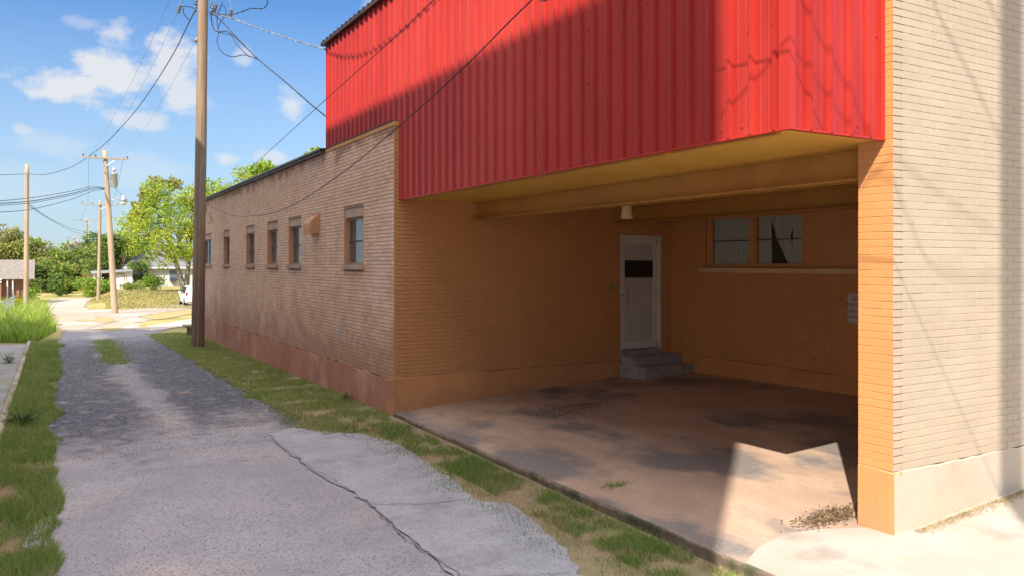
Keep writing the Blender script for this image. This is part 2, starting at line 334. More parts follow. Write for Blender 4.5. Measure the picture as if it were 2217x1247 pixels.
def ragged(poly, step=.25, amp=.06, seed=0):
    r = random.Random(seed); out = []
    for i in range(len(poly)):
        a, b = Vector(poly[i][:2]), Vector(poly[(i+1) % len(poly)][:2]); n = max(1, int((b-a).length/step))
        for k in range(n):
            p = a.lerp(b, k/n); out.append(Vector((p.x+r.uniform(-amp, amp), p.y+r.uniform(-amp, amp))))
    return out
def sheet(name, poly, mat, off, step=.25, amp=.06, grid=.5, seed=0, kind='structure', zf=gz, parent=None, smooth=True, label=None):
    pl = ragged(poly, step, amp, seed) if amp else [Vector(p[:2]) for p in poly]
    n = len(pl); xs_ = [p.x for p in pl]; ys_ = [p.y for p in pl]
    pts = list(pl); r = random.Random(seed+1)
    y = min(ys_)
    def inside(x, y):
        c = False; j = n-1
        for i in range(n):
            if (pl[i].y > y) != (pl[j].y > y) and x < (pl[j].x-pl[i].x)*(y-pl[i].y)/(pl[j].y-pl[i].y)+pl[i].x: c = not c
            j = i
        return c
    while y < max(ys_):
        x = min(xs_)
        while x < max(xs_):
            q = (x+r.uniform(0, grid*.4), y+r.uniform(0, grid*.4))
            if inside(*q): pts.append(Vector(q))
            x += grid
        y += grid
    V, E, Fc, *_ = delaunay_2d_cdt(pts, [(i, (i+1) % n) for i in range(n)], [], 1, 1e-5)
    m = MB().add([(v.x, v.y, zf(v.x, v.y)+off) for v in V], [f if (V[f[1]]-V[f[0]]).cross(V[f[2]]-V[f[0]]) > 0 else f[::-1] for f in Fc])
    o = m.build(name, mat, parent, smooth=smooth, loc=(0,0,0) if parent is None else None)
    if kind: tag(o, kind=kind)
    return o
# alley surface, shaded part up to the cross road
alley_poly = [(-.12,-6),(3.3,-6),(3.3,2),(3.3,11),(3.35,13),(3.25,15),(3.3,22),(3.15,30),(3.4,34),(4.6,38),(2.8,42),(.6,42),(.3,34.3),(.15,30),(.1,20),(-.03,13),(-.1,7)]
ap_ = []
for i in range(len(alley_poly)):
    a_, b_ = Vector(alley_poly[i]), Vector(alley_poly[(i+1) % len(alley_poly)]); n_ = max(1, int((b_-a_).length/.5))
    for k in range(n_):
        p = a_.lerp(b_, k/n_); w_ = .16*nz(p.x, p.y, .8)+.16*nz(p.x, p.y, 2.3, 7)
        ap_.append((p.x+(w_ if 0 < p.y < 45 else 0), p.y))
sheet('alley', ap_, m_gravel, .012, .2, .06, .6, 1)
patch_px = [(2.66,11.5),(3.05,11.75),(3.45,11.2),(3.75,10.9),(3.95,10.3),(4.02,9.6),(3.9,8.7),(3.86,7.8),(3.72,7.25),(3.98,6.9),(3.92,6.35),(3.8,5.9),(3.72,5.5),(3.55,5.1),(3.65,4.8),(3.95,4.7),(4.05,4.2),(4.0,3.6),(3.9,1.),(3.8,-4),(2.6,-4),(2.62,1),(2.68,5.6),(2.76,7.7),(2.62,9.6)]
sheet('asphalt_patch', patch_px, m_patch, .026, .12, .035, .5, 4)
def ribbon(name, pts, w, mat, off, seed, amp=.02):
    r = random.Random(seed); m = MB(); vs = []; D = []
    for i in range(len(pts)-1):
        a, b = Vector(pts[i]), Vector(pts[i+1]); n = max(2, int((b-a).length/.07))
        D += [a.lerp(b, k/n) for k in range(n)]
    for i, p in enumerate(D):
        t = (D[min(i+1, len(D)-1)]-D[max(0, i-1)]).normalized(); nn = Vector((-t.y, t.x)); ww = w*r.uniform(.3, 1.5); j = r.uniform(-amp, amp)
        for s_ in (-1, 1): q = p+nn*(j+s_*ww/2); vs.append((q.x, q.y, gz(q.x, q.y)+off))
    m.add(vs, [(2*i, 2*i+1, 2*i+3, 2*i+2) for i in range(len(D)-1)])
    o = m.build(name, mat, loc=(0,0,0)); return tag(o, kind='structure')
ribbon('pavement_crack', [(2.63,11.2),(2.64,9.6),(2.77,7.7),(2.68,6.6),(2.72,5.6),(2.64,4)], .014, m_crack, .030, 5, .025)
ribbon('pavement_crack', [(2.76,7.6),(3.2,7.35),(3.72,7.25)], .011, m_crack, .030, 6)
ribbon('pavement_crack', [(2.66,10.9),(3.1,10.7),(3.5,10.9),(3.9,10.2)], .012, m_crack, .030, 7)
ribbon('pavement_crack', [(2.7,5.5),(3.1,5.3),(3.55,5.1)], .011, m_crack, .030, 8)
# clay strips under the grass
sheet('verge_soil', [(3.2,34),(3.3,22),(3.3,14.5),(3.4,12.8),(3.2,11.9),(2.95,11.7),(3.15,11),(3.2,8),(3.2,3),(3.2,-4),(4.75,-4),(4.75,34)], m_dirt, .016, .3, .05, .6, 9)
# concrete pad left of the alley, with its kerb
sheet('concrete_pad', [(-8,-5),(-.70,-5),(-.70,31.2),(-8,31.2)], M('grey_pad', (.30,.29,.28), (.22,.21,.20), 1.2, .9, .5, 60, c3=(.24,.25,.13), s3=.8, t3=(.5,.66)), .02, .5, .0, 1., 10)
kb = MB()
for i in range(24):
    y = -4+i*1.48; z = gz(-.6, y)
    kb.box((-.70, y, z-.2), (-.60, y+1.472, z+.09-random.uniform(0, .03)), c=.012)
o = kb.build('kerb', M('dirty_kerb', (.44,.36,.29), (.30,.25,.19), 2.5, .9, .6, 40), loc=(0,0,0)); tag(o, kind='structure')
# far road
def gp(u, v): p = gnd(u, v); return (p.x, p.y)
road_px = [(136,719),(124,700),(106,672),(98,656),(112,648),(140,644),(196,643),(203,648),(188,655),(184,664),(196,670),(222,669),(262,671),(330,664),(384,657),(424,652),(424,667),(372,673),(322,681),(300,686),(326,691),(296,699),(312,704),(290,712),(215,720)]
sheet('road', [gp(*q) for q in road_px], m_farroad, .02, .9, .25, 2.5, 11)
m_drygrass = M('dry_grass_patch', (.34,.26,.12), (.29,.24,.10), 1.2, .95, .6, 20)
for i, q in enumerate([[(205,684),(235,688),(262,697),(235,700),(208,696)], [(225,709),(262,709),(272,714),(230,717),(205,713)], [(160,692),(195,691),(200,696),(165,697)], [(322,681),(372,673),(424,667),(424,678),(345,692),(322,691),(300,687)]]):
    sheet('dry_grass_patch', [gp(*p) for p in q], m_drygrass, .03, .6, .2, 1.5, 20+i)
sheet('concrete_drive', [gp(*q) for q in [(300,712),(350,702),(424,688),(424,704),(340,716),(318,719)]], m_apron, .028, .9, .2, 2, 31)

# carport slab: falls towards the alley
def slab_z(x, y):
    t = min(1, max(0, (y-4.1)/7.76)); a = -.087+(x-4.6)*.067; b = -.145+(x-4.7)*.058
    return a*(1-t)+b*t
def slab_edge(y): return 4.6+.1*min(1, max(0, (y-4.1)/7.76))
sp_ = [(slab_edge(y), y) for y in np.arange(-3, 11.87, .25)]+[(slab_edge(11.86), 11.86)]
poly = [(x+random.uniform(-.008, .008), y) for x, y in sp_]+[(10.45, 11.86), (10.45, 4.2), (16, 4.2), (16, -3)]
sheet('pavement', poly, m_conc, 0, 1, 0, .5, 12, zf=slab_z)
ap = [(slab_edge(-3)+.005,-3)]+[(slab_edge(y)+.005, y) for y in np.arange(-2.5, 4.4, .3)]+[(4.9,4.55),(5.3,4.62),(5.6,4.5),(5.9,4.3),(6.2,4.1),(7.,4.1),(16,4.1),(16,-3)]
sheet('pavement', ap, m_apron, .005, .3, .004, .5, 13, zf=slab_z)
eb = MB(); ev = []
for i, (x, y) in enumerate(sp_):
    zt = slab_z(x, y); j = random.uniform(-.012, .012)
    for (dx, z) in ((.012, zt), (0, zt-.008), (-.004+j, zt-.03), (.006+j*.6, zt-.07), (.01-j, zt-.3)):
        ev.append((poly[i][0]+dx-.012, y, z))
eb.add(ev, [(5*i+k, 5*i+k+1, 5*i+6+k, 5*i+5+k) for i in range(len(sp_)-1) for k in range(4)])
o = eb.build('slab_edge', m_slabedge, loc=(0,0,0), smooth=True); tag(o, kind='structure')

# ---------------------------------------------------------------- the building
COURSE, BL, REC = .0627, .195, .007
XA, XS, XB, XP = 4.69, 4.80, 10.40, 5.91        # alley wall, siding plane, back wall, pier side
YA, YP, YS, YT, YE = 11.86, 4.05, 4.15, 15.74, 31.0
ZS, ZP, ZR = 3.22, 4.46, 6.58                   # soffit, low parapet, high eave
bld = thing('brick_building', (8, 14, 0), 'painted brick building beside the alley with red metal upper storey and open carport bay', 'building')

def rects(u0, u1, z0, z1, holes):
    us = sorted({u0, u1, *[h[0] for h in holes], *[h[1] for h in holes]}); us = [u for u in us if u0 <= u <= u1]
    out = []
    for a, b in zip(us, us[1:]):
        hs = sorted([h for h in holes if h[0] < (a+b)/2 < h[1]], key=lambda h: h[2]); z = z0
        for h in hs:
            if h[2] > z: out.append((a, b, z, h[2]))
            z = max(z, h[3])
        if z < z1: out.append((a, b, z, z1))
    return out
def brick_wall(name, O, U, Nn, length, z0, z1, mats, holes=(), thick=.28, jit=.001, joint=.008, half0=False, label=None, tilt=0., z_base=None, c0=0., c1=0., b0=0., REC=REC):
    """O origin (x,y), U along, Nn outward; bricks are real blocks over a recessed joint plane"""
    O, U, Nn = Vector((*O, 0)), Vector((*U, 0)), Vector((*Nn, 0)); m = MB(); r = random.Random(len(name)+int(length*10))
    for (a, b, c, d) in rects(c0, length+c1, z_base if z_base is not None else z0, z1, [(h[0], h[1], h[2], h[3]) for h in holes]):
        P = [O+U*a-Nn*REC, O+U*b-Nn*REC, O+U*b-Nn*thick, O+U*a-Nn*thick]
        vs = [p+Vector((0, 0, c)) for p in P]+[p+Vector((0, 0, d)) for p in P]
        m.add(vs, [(0,3,2,1),(4,5,6,7),(0,1,5,4),(1,2,6,5),(2,3,7,6),(3,0,4,7)], 1)
    k = 0; z = z0
    while z < z1-.01:
        za, zb = z+joint*.5, min(z+COURSE-joint*.5, z1-.001); off = -BL*.5*((k+half0) % 2)
        u = off
        while u < length:
            ua, ub = max(u+joint*.45, b0), min(u+BL-joint*.45, length)
            u += BL
            segs = [(ua, ub)]
            for h in holes:
                if zb > h[2]+.01 and za < h[3]-.01:
                    ns = []
                    for (a, b) in segs:
                        if b <= h[0] or a >= h[1]: ns.append((a, b))
                        else:
                            if a < h[0]: ns.append((a, h[0]))
                            if b > h[1]: ns.append((h[1], b))
                    segs = ns
            for (a, b) in segs:
                if b-a < .012: continue
                d = r.uniform(-jit, jit); e = .0022; t1, t2 = r.uniform(-tilt, tilt), r.uniform(-tilt, tilt)
                q = [(a, za), (b, za), (b, zb), (a, zb)]; q2 = [(a+e, za+e), (b-e, za+e), (b-e, zb-e), (a+e, zb-e)]
                vs = [O+U*x-Nn*(REC+.001)+Vector((0, 0, y)) for x, y in q]
                vs += [O+U*x-Nn*(min(.0025, REC*.5)-d)+Vector((0, 0, y)) for x, y in q]
                vs += [O+U*x+Nn*(d+(t1 if i in (0, 3) else -t1)+(t2 if i < 2 else -t2))+Vector((0, 0, y)) for i, (x, y) in enumerate(q2)]
                m.add(vs, [(8,9,10,11),(0,1,5,4),(1,2,6,5),(2,3,7,6),(3,0,4,7),(4,5,9,8),(5,6,10,9),(6,7,11,10),(7,4,8,11)], 0)
        z += COURSE; k += 1
    # windings face outwards when U x up = N
    o = m.build(name, mats, bld)
    return tag(o, label) if label else o
def plinth(name, O, U, Nn, length, z0f, z1, mat, proud=.006, thick=.3, seed=1, label=None, zwob=.012):
    O, U, Nn = Vector((*O, 0)), Vector((*U, 0)), Vector((*Nn, 0)); r = random.Random(seed); n = max(2, int(length/.12)); vs = []; m = MB()
    for i in range(n+1):
        p = O+U*(length*i/n); zt = z1+r.uniform(-zwob, zwob*.5); j = r.uniform(-.003, .003)
        for (d, z) in ((-thick, zt), (proud-.008, zt), (proud+j, zt-.012), (proud-j, (zt+z0f)/2+r.uniform(-.05, .05)), (proud+j+.004, z0f)):
            q = p+Nn*d; vs.append((q.x, q.y, z))
    m.add(vs, [(5*i+k, 5*i+k+1, 5*i+6+k, 5*i+5+k) for i in range(n) for k in range(4)])
    m.add([vs[0], vs[1], vs[2], vs[3], vs[4], (vs[0][0], vs[0][1], z0f)], [(0,1,2,3,4,5)]); b = vs[-5:]
    m.add([*b, (b[0][0], b[0][1], z0f)], [(5,4,3,2,1,0)])
    o = m.build(name, mat, bld); return tag(o, label) if label else o

# windows of the alley wall from their places along it
def yw(u):
    a = (u-CX)/F; return XA*(math.cos(YAW)-math.sin(YAW)*a)/(math.sin(YAW)+math.cos(YAW)*a)
WINS = []
for (ul, ur) in [(745,787),(625,652),(579,602),(533,551),(484,497),(436,458)]:
    WINS.append((yw(ur), yw(ul)))
ZW0, ZW1 = 2.18, 3.21
holesA = [(a-YA, b-YA, ZW0-.09, ZW1) for a, b in WINS]
brick_wall('brick_wall', (XA, YA), (0, 1), (-1, 0), YE-YA, .37, ZP-.075, [m_alley, m_alley_mortar], holesA, jit=.0022, joint=.009, tilt=.0012, thick=.26, c0=.0075, b0=.001)
plinth('plinth', (XA, YA), (0, 1), (-1, 0), YE-YA, -1, .37, m_plinth_a, .004, seed=3, zwob=.03)
for i, (a, b) in enumerate(WINS):
    g = 'windows of the alley wall'
    w = MB()
    fx = XA+.095
    for (p, q) in (((fx, a, ZW0), (fx+.05, a+.045, ZW1-.17)), ((fx, b-.045, ZW0), (fx+.05, b, ZW1-.17)), ((fx+.002, a+.045, ZW0), (fx+.048, b-.045, ZW0+.045)), ((fx+.002, a+.045, ZW1-.21), (fx+.048, b-.045, ZW1-.17))): w.box(p, q)
    wo_ = w.build('window', m_frame, bld)
    MB().box((fx+.02, a+.045, ZW0+.045), (fx+.026, b-.045, ZW1-.21)).build('glass', m_glass, wo_)
    bars = MB().box((fx-.004, a+.045, (ZW0+ZW1)/2-.1), (fx+.018, b-.045, (ZW0+ZW1)/2-.075))
    if i == 5: bars.box((fx-.005, (a+b)/2-.012, ZW0+.04), (fx+.017, (a+b)/2+.012, ZW1-.21))
    bars.build('glazing_bar', m_bar, wo_)
    MB().box((fx+.045, a+(b-a)*.32, ZW0), (fx+.055, b-.01, ZW1-.18)).build('lilac_panel', m_lilacrefl, wo_)  # panel stands in for the lilac reflected in the glass
    MB().box((fx+.06, a-.05, ZW0), (fx+.066, a+(b-a)*.34, ZW1-.18)).build('curtain', m_whiterefl, wo_)  # added white panel, stands in for sky reflected in the glass
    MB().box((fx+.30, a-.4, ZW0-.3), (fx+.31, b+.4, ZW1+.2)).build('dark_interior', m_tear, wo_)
    MB().box((XA-.055, a-.03, ZW0-.085), (XA+.15, b+.04, ZW0-.002), c=.008).build('sill', m_sill, wo_)
    lz = MB().box((XA+.02, a+.002, ZW1-.17), (XA+.2, b-.002, ZW1-.002), c=.004)
    lz.build('lintel', m_lintel, wo_)
    MB().box((XA+.001, b-.012, ZW0-.001), (XA+.094, b+.001, ZW1-.001)).build('reveal', m_reveal, wo_)
    MB().box((XA+.001, a-.001, ZW0-.001), (XA+.094, a+.012, ZW1-.001)).build('reveal', m_reveal, wo_)
# wall beside the carport (door in it) and the back wall of the bay
DX0, DX1, DZ0, DZ1 = 9.18, 10.17, .60, 2.74
brick_wall('brick_wall', (XA, YA), (1, 0), (0, -1), XB-XA, .41, ZS+.05, [m_orange, m_orange_joint], [(DX0-XA, DX1-XA, .30, DZ1)], thick=.25, joint=.007, c0=.262, c1=.25, b0=.003)
brick_wall('brick_wall', (XA, YA+.0005), (1, 0), (0, -1), .13, ZS+.06, ZP-.075, [m_orange, m_orange_joint], thick=.1, joint=.007, c0=.0075, b0=.003)
plinth('plinth', (XA-.004, YA), (1, 0), (0, -1), DX0-XA, -1, .41, m_plinth_o, .005, seed=5)
plinth('plinth', (DX1, YA), (1, 0), (0, -1), XB-DX1, -1, .41, m_plinth_o, .005, seed=6)
WB0, WB1, WBZ0, WBZ1 = 6.6, 10.92, 2.13, 3.05
brick_wall('brick_wall', (XB, 4.38), (0, 1), (-1, 0), YA-4.38, .52, ZS+.05, [m_orange, m_orange_joint], [(WB0-4.38, WB1-4.38, WBZ0, WBZ1)], thick=.25, joint=.007, half0=True, c1=.25)
plinth('plinth', (XB, 4.38), (0, 1), (-1, 0), YA-4.38, -1, .52, m_plinth_o, .02, seed=7)
# pier: orange side face, beige front face
brick_wall('brick_pier', (XP, YP), (0, 1), (-1, 0), .33, .517, 9., [m_orange, m_orange_joint], thick=.12, joint=.0075, jit=.0012, c0=.0075, b0=.003, REC=.0028)
brick_wall('brick_wall', (XP, YP), (1, 0), (0, -1), 7.5, .517, 9., [m_beige, m_beige_joint], thick=.328, joint=.007, jit=.0010, half0=True, tilt=.0005, c0=.122, b0=.001, REC=.0028)
plinth('plinth', (XP, YP-.004), (0, 1), (-1, 0), .334, -.5, .517, m_plinth_o, .004, thick=.1, seed=8)
plinth('plinth', (XP+.002, YP), (1, 0), (0, -1), 7.5, -.5, .516, m_plinth_b, .006, thick=.3, seed=9)
# coping on the low parapet
MB().box((XA-.015, YA-.012, ZP-.075), (XA+.25, YT-.25, ZP), c=.006).build('coping', m_orange_plain, bld)
MB().box((XA-.03, YA+.02, ZP), (XA+.13, YT-.2, ZP+.012)).build('flashing', m_darktrim, bld)

# red ribbed siding
PITCH = .236
def profile(L, off):
    pts = [(0, 0)]; k = math.floor(-off/PITCH)-1
    while True:
        c = off+k*PITCH
        if c > L+PITCH: break
        for (d, h) in ((-.026, 0), (-.013, .034), (.013, .034), (.026, 0), (.068, 0), (.074, .0035), (.082, .0035), (.088, 0), (.148, 0), (.154, .0035), (.162, .0035), (.168, 0)):
            u = c+d
            if 0 < u < L: pts.append((u, h))
        k += 1
    pts.append((L, 0)); return sorted(pts)
sd = MB()
def siding(O, U, Nn, L, z0, z1, off, rows):
    O, U, Nn = Vector((*O, 0)), Vector((*U, 0)), Vector((*Nn, 0)); pr = profile(L, off); zs = list(np.linspace(z0, z1, 5)); vs = []
    for z in zs:
        for (u, h) in pr: p = O+U*u+Nn*h; vs.append((p.x, p.y, z))
    n = len(pr); sd.add(vs, [(j*n+i, j*n+i+1, (j+1)*n+i+1, (j+1)*n+i) for j in range(len(zs)-1) for i in range(n-1)])
    c = off % PITCH
    while c < L-.03:
        for zr in rows:
            if z0 < zr < z1:
                for du in (.038,) if random.random() < .8 else (.038, .11):
                    p = O+U*(c+du)+Vector((0, 0, zr+random.uniform(-.01, .01)))
                    sd.tube([p, p+Nn*.004, p+Nn*.005, p+Nn*.011], [.011, .011, .006, .006], 6)
        c += PITCH
rows = (3.30, 4.05, 4.62, 5.2, 5.8, 6.35)
siding((XS, YS), (0, 1), (-1, 0), YA-YS, ZS, ZR, .36, rows)
siding((XS, YA), (0, 1), (-1, 0), YT-YA, ZP+.015, ZR, .36-(YA-YS)+PITCH*40, (4.56,)+rows[3:])
siding((XS, YS), (1, 0), (0, -1), XP-XS, ZS, 9, .21, rows)
siding((XS, YS+.0), (0, 1), (-1, 0), 2.0, ZR, 9, .36, ())
sd.build('metal_siding', m_red, bld)
tr = MB()
tr.box((XS-.026, YS-.026, ZS+.003), (XS+.04, YS+.0, 9)); tr.box((XS-.026, YS+.0, ZS+.003), (XS-.0215, YS+.075, 9)); 
tr.box((XP-.05, YS-.024, ZS+.003), (XP-.002, YS+.0, 9))
tr.box((XS-.028, YS-.028, ZS-.012), (XS+.02, YA-.01, ZS+.002)); tr.box((XS+.02, YS-.028, ZS-.012), (XP-.002, YS+.02, ZS+.002))
tr.build('corner_trim', m_redtrim, bld)
MB().box((XS-.024, YA-.022, ZS-.01), (XS-.002, YA-.004, ZP-.08)).build('white_edge_trim', m_whitemetal, bld)
MB().box((XS-.024, YT-.0, ZP), (XS+.05, YT+.02, ZR+.01)).build('corner_trim', m_redtrim, bld)
# high roof with dark fascia
rf = MB()
rf.box((XS-.10, 6.2, ZR+.0), (XS-.075, YT+.12, ZR+.075)); rf.box((XS-.075, 6.2, ZR+.01), (14, YT+.12, ZR+.06))
y = 6.2
while y < YT+.1: rf.box((XS-.115, y, ZR+.06), (14, y+.05, ZR+.085)); y += PITCH
rf.build('roof_edge', m_darktrim, bld)
# core of the upper block
MB().box((XS+.01, 4.385, ZS+.10), (14, YT-.01, ZR-.01)).build('upper_block', m_core, bld)
MB().box((XS+.005, YS+.01, ZS+.003), (XP-.001, 4.384, 8.9)).build('upper_block', m_core, bld)
# soffit with its narrow edge strips
MB().box((XS+.02, YS+.02, ZS), (XP-.002, YP+.33, ZS+.002)).box((XS+.02, YP+.332, ZS), (XB-.001, YA-.001, ZS+.09)).build('soffit', m_soffit, bld)
es = MB(); y = YS+.15
while y < YA-1: es.box((XS+.035, y, ZS-.022), (XS+.085, y+1.25, ZS-.001)); y += 1.31
es.build('soffit_batten', m_beam, bld)
for bx in (6.18, 9.09):
    b_ = MB().box((bx-.006, 4.385, 2.945), (bx+.006, YA-.003, ZS-.016)).box((bx-.10, 4.385, 2.93), (bx+.10, YA-.002, 2.946)).box((bx-.10, 4.385, ZS-.016), (bx+.10, YA-.002, ZS-.001))
    b_.build('steel_beam', m_beam, bld)
# low roof, corrugated edge
lr = MB(); n = int((YE-YT+.6)/.076); vs = []
for i in range(n*4+1):
    y = YT-.3+i*.019*1.0; h = .018*(math.sin(i*math.pi/2)); 
    for (x, z) in ((XA-.13, ZP+.0), (XA+3, ZP+.14), (14, ZP+.2)): vs.append((x, y, z+h))
    for (x, z) in ((XA-.13, ZP-.03),): vs.append((x, y, z+h*0))
m_ = n*4
lr.add(vs, [(4*i, 4*i+1, 4*i+5, 4*i+4) for i in range(m_)]+[(4*i+1, 4*i+2, 4*i+6, 4*i+5) for i in range(m_)]+[(4*i+3, 4*i, 4*i+4, 4*i+7) for i in range(m_)])
lr.box((XA-.10, YT-.26, ZP-.075), (XA-.005, YE+.2, ZP-.03))
lr.build('metal_roof', m_corr, bld)
MB().box((XA+.0, YT-.249, ZP-.074), (XA+.25, YE, ZP-.02)).build('coping', m_orange_plain, bld)
MB().box((XA+.02, YE, -1), (14, YE+.25, ZP-.1)).build('end_wall', m_core, bld)
MB().box((XA+.6, YA+.25, -1), (XA+.7, YE, ZP-.1)).build('inner_wall', m_core, bld)
# louvered exhaust hood on the alley wall
def yv(u, off=0): 
    a = (u-CX)/F; return (XA-off)*(math.cos(YAW)-math.sin(YAW)*a)/(math.sin(YAW)+math.cos(YAW)*a)
hy0, hy1 = yv(692), yv(692)+.5; hz0, hz1 = 2.80, 3.20
hv = MB(); pr = [(0, hz1), (-.07, hz1-.04), (-.14, hz1-.10), (-.19, hz1-.18), (-.20, hz1-.27), (-.20, hz0), (0, hz0+.03)]
n = len(pr); vs = [(XA+x, hy0, z) for x, z in pr]+[(XA+x, hy1, z) for x, z in pr]
hv.add(vs, [tuple(range(n)), tuple(range(2*n-1, n-1, -1))]+[(i, i+n, i+1+n, i+1) for i in range(n-1)])
hv.box((XA-.015, hy0-.04, hz0-.02), (XA-.001, hy1+.04, hz1+.03))
o = hv.build('exhaust_hood', m_reveal, bld)
# switch box by the door
ob = MB().box((8.91, YA-.035, 1.72), (9.01, YA-.001, 1.83), c=.006).box((8.925, YA-.042, 1.735), (8.955, YA-.035, 1.815)).box((8.965, YA-.042, 1.735), (8.995, YA-.035, 1.815))
ob.build('outlet_box', m_frame, bld)

# door
dy = YA+.035
d = MB().box((DX0, dy-.02, DZ0), (DX0+.055, dy+.09, DZ1)).box((DX1-.055, dy-.02, DZ0), (DX1, dy+.09, DZ1)).box((DX0+.055, dy-.019, DZ1-.06), (DX1-.055, dy+.089, DZ1))
door = d.build('door', m_alu, bld)
lf = MB(); a, b = DX0+.06, DX1-.06; z0, z1 = DZ0+.012, DZ1-.066
lf.box((a, dy+.01, z0), (a+.075, dy+.05, z1)).box((b-.11, dy+.01, z0), (b, dy+.05, z1)).box((a+.075, dy+.011, z0), (b-.11, dy+.049, z0+.14)).box((a+.075, dy+.011, z1-.10), (b-.11, dy+.049, z1))
lf.build('door_leaf', m_alu, door)
MB().box((a+.075, dy+.025, z0+.14), (b-.11, dy+.035, z0+1.33)).box((a+.075, dy+.025, z0+1.655), (b-.11, dy+.035, z1-.10)).box((a+.075, dy+.020, z0+1.30), (b-.11, dy+.024, z0+1.315)).build('door_panel', m_panel, door)
MB().box((a+.075, dy+.019, z0+1.33), (b-.11, dy+.0245, z0+1.655)).build('vision_strip', m_black, door)
MB().tube([(a+.04, dy+.01, 1.50), (a+.04, dy-.04, 1.50), (a+.10, dy-.05, 1.50), (a+.115, dy-.05, 1.53), (a+.115, dy-.05, 1.72), (a+.10, dy-.05, 1.75), (a+.04, dy-.04, 1.75), (a+.04, dy+.01, 1.75)], .011, 8).build('door_handle', m_chrome, door, smooth=True)
MB().tube([(a+.03, dy+.011, 1.63), (a+.03, dy+.002, 1.63)], .016, 12).build('lock', m_bar, door)
MB().box((b-.05, dy-.012, z1-.14), (b-.03, dy+.01, z1-.02)).build('hinge', m_chrome, door)
MB().box((b-.05, dy-.012, z0+.02), (b-.03, dy+.01, z0+.14)).build('hinge', m_chrome, door)
MB().box((DX0, YA+.15, .3), (DX1, YA+.2, DZ1+.2)).build('door_backing', m_tear, door)
MB().box((DX0-.0, YA-.012, .33), (DX1+.0, YA+.24, DZ0-.002), c=.01).build('threshold', m_step, door)
MB().box((DX0-.002, YA-.004, DZ1+.0), (DX1+.002, YA+.1, DZ1+.26)).build('door_lintel', m_orange_plain, door)
MB().box((DX1+.06, YA-.02, .42), (XB-.004, YA-.0065, ZS-.28)).build('pilaster', m_orange_plain, bld)

# bay window in back wall
yb0, yb1, ybm = 8.77, 10.84, 9.83
w = MB(); fx = XB+.07
for (y0, y1) in ((yb1, WB1-.002), (yb0-.04, yb0), (ybm-.045, ybm+.045)): w.box((fx-.02, y0, WBZ0+.002), (fx+.06, y1, WBZ1-.002))
for (y0, y1) in ((yb0, ybm-.045), (ybm+.045, yb1)):
    w.box((fx-.018, y0, WBZ0+.002), (fx+.058, y1, WBZ0+.075)); w.box((fx-.018, y0, WBZ1-.05), (fx+.058, y1, WBZ1-.002))
    w.box((fx, y0, WBZ0+.075), (fx+.05, y0+.035, WBZ1-.05)); w.box((fx, y1-.035, WBZ0+.075), (fx+.05, y1, WBZ1-.05))
win = w.build('window', m_orange_plain, bld)
for (y0, y1) in ((yb0+.035, ybm-.08), (ybm+.08, yb1-.035)):
    MB().box((fx+.022, y0, WBZ0+.075), (fx+.027, y1, WBZ1-.05)).build('glass', m_bayglass, win)
    MB().box((fx+.008, y0, 2.60), (fx+.02, y1, 2.617)).build('glazing_bar', m_bar, win)
# curtain with soft folds; torn slits show the dark room
def curtain(y0, y1, nm):
    m = MB(); n = 90; vs = []
    for i in range(n+1):
        y = y0+(y1-y0)*i/n; x = fx+.047+.009*math.sin(i*.9)+.004*math.sin(i*2.3+1); vs += [(x, y, WBZ0), (x, y, WBZ1)]
    m.add(vs, [(2*i, 2*i+1, 2*i+3, 2*i+2) for i in range(n)]); m.build(nm, m_curtain, win, smooth=True)
curtain(ybm+.02, yb1+.1, 'curtain'); curtain(yb0-.1, ybm-.02, 'curtain')
m_room = M('dim_room', (.10, .085, .065), None, 1, .9)
def tri_(pts): return MB().add([(fx+.031, y, z) for y, z in pts], [tuple(range(len(pts)))])
tri_([(9.44, 2.20), (9.10, 2.20), (9.24, 2.45), (9.33, 2.60), (9.445, 2.93)]).build('curtain_tear', m_room, win)
tri_([(9.02, 2.52), (9.0, 2.62), (9.0, 2.78), (9.05, 2.66)]).build('curtain_tear', m_room, win)
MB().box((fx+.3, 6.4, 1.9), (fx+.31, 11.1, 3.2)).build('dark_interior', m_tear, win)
ip = MB()
z = WBZ0
while z < WBZ1-.01: ip.box((XB+.055, WB0, z+.002), (XB+.07, yb0-.041, min(z+.115, WBZ1))); z += .117
ip.box((XB+.06, WB0, WBZ0), (XB+.075, yb0-.041, WBZ1)); ip.build('board_infill', m_orange_plain, bld)
MB().box((XB-.08, WB0-.1, WBZ0-.085), (XB+.08, 8.75, WBZ0), c=.006).box((XB-.08, 8.755, WBZ0-.085), (XB+.08, WB1+.09, WBZ0), c=.006).build('sill', m_ledge, bld)

# things on and by the building
st = MB().box((9.19, 11.535, .0), (XB-.008, YA-.008, .50), c=.02).box((9.19, 11.20, .0), (XB-.008, 11.53, .345), c=.02)
tag(st.build('entrance_steps', m_step), 'two worn grey concrete steps below the carport door', 'steps')
sg = thing('parking_sign', (XB-.02, 7.72, 1.33), 'small white no parking sign with red letters on the back wall', 'sign')
m = MB(); yc, w2, z0, z1, r = 7.73, .155, 1.32, 1.775, .03
pts = []
for (cy, cz, a0) in ((yc+w2-r, z0+r, -90), (yc+w2-r, z1-r, 0), (yc-w2+r, z1-r, 90), (yc-w2+r, z0+r, 180)):
    for k in range(5): a = math.radians(a0+k*22.5); pts.append((cy+r*math.cos(a), cz+r*math.sin(a)))
n = len(pts); m.add([(XB-.012, y, z) for y, z in pts]+[(XB-.009, y, z) for y, z in pts], [tuple(range(n)), tuple(range(2*n-1, n-1, -1))]+[(i, i+n, (i+1) % n+n, (i+1) % n) for i in range(n)])
m.build('sign_plate', m_sign, sg)
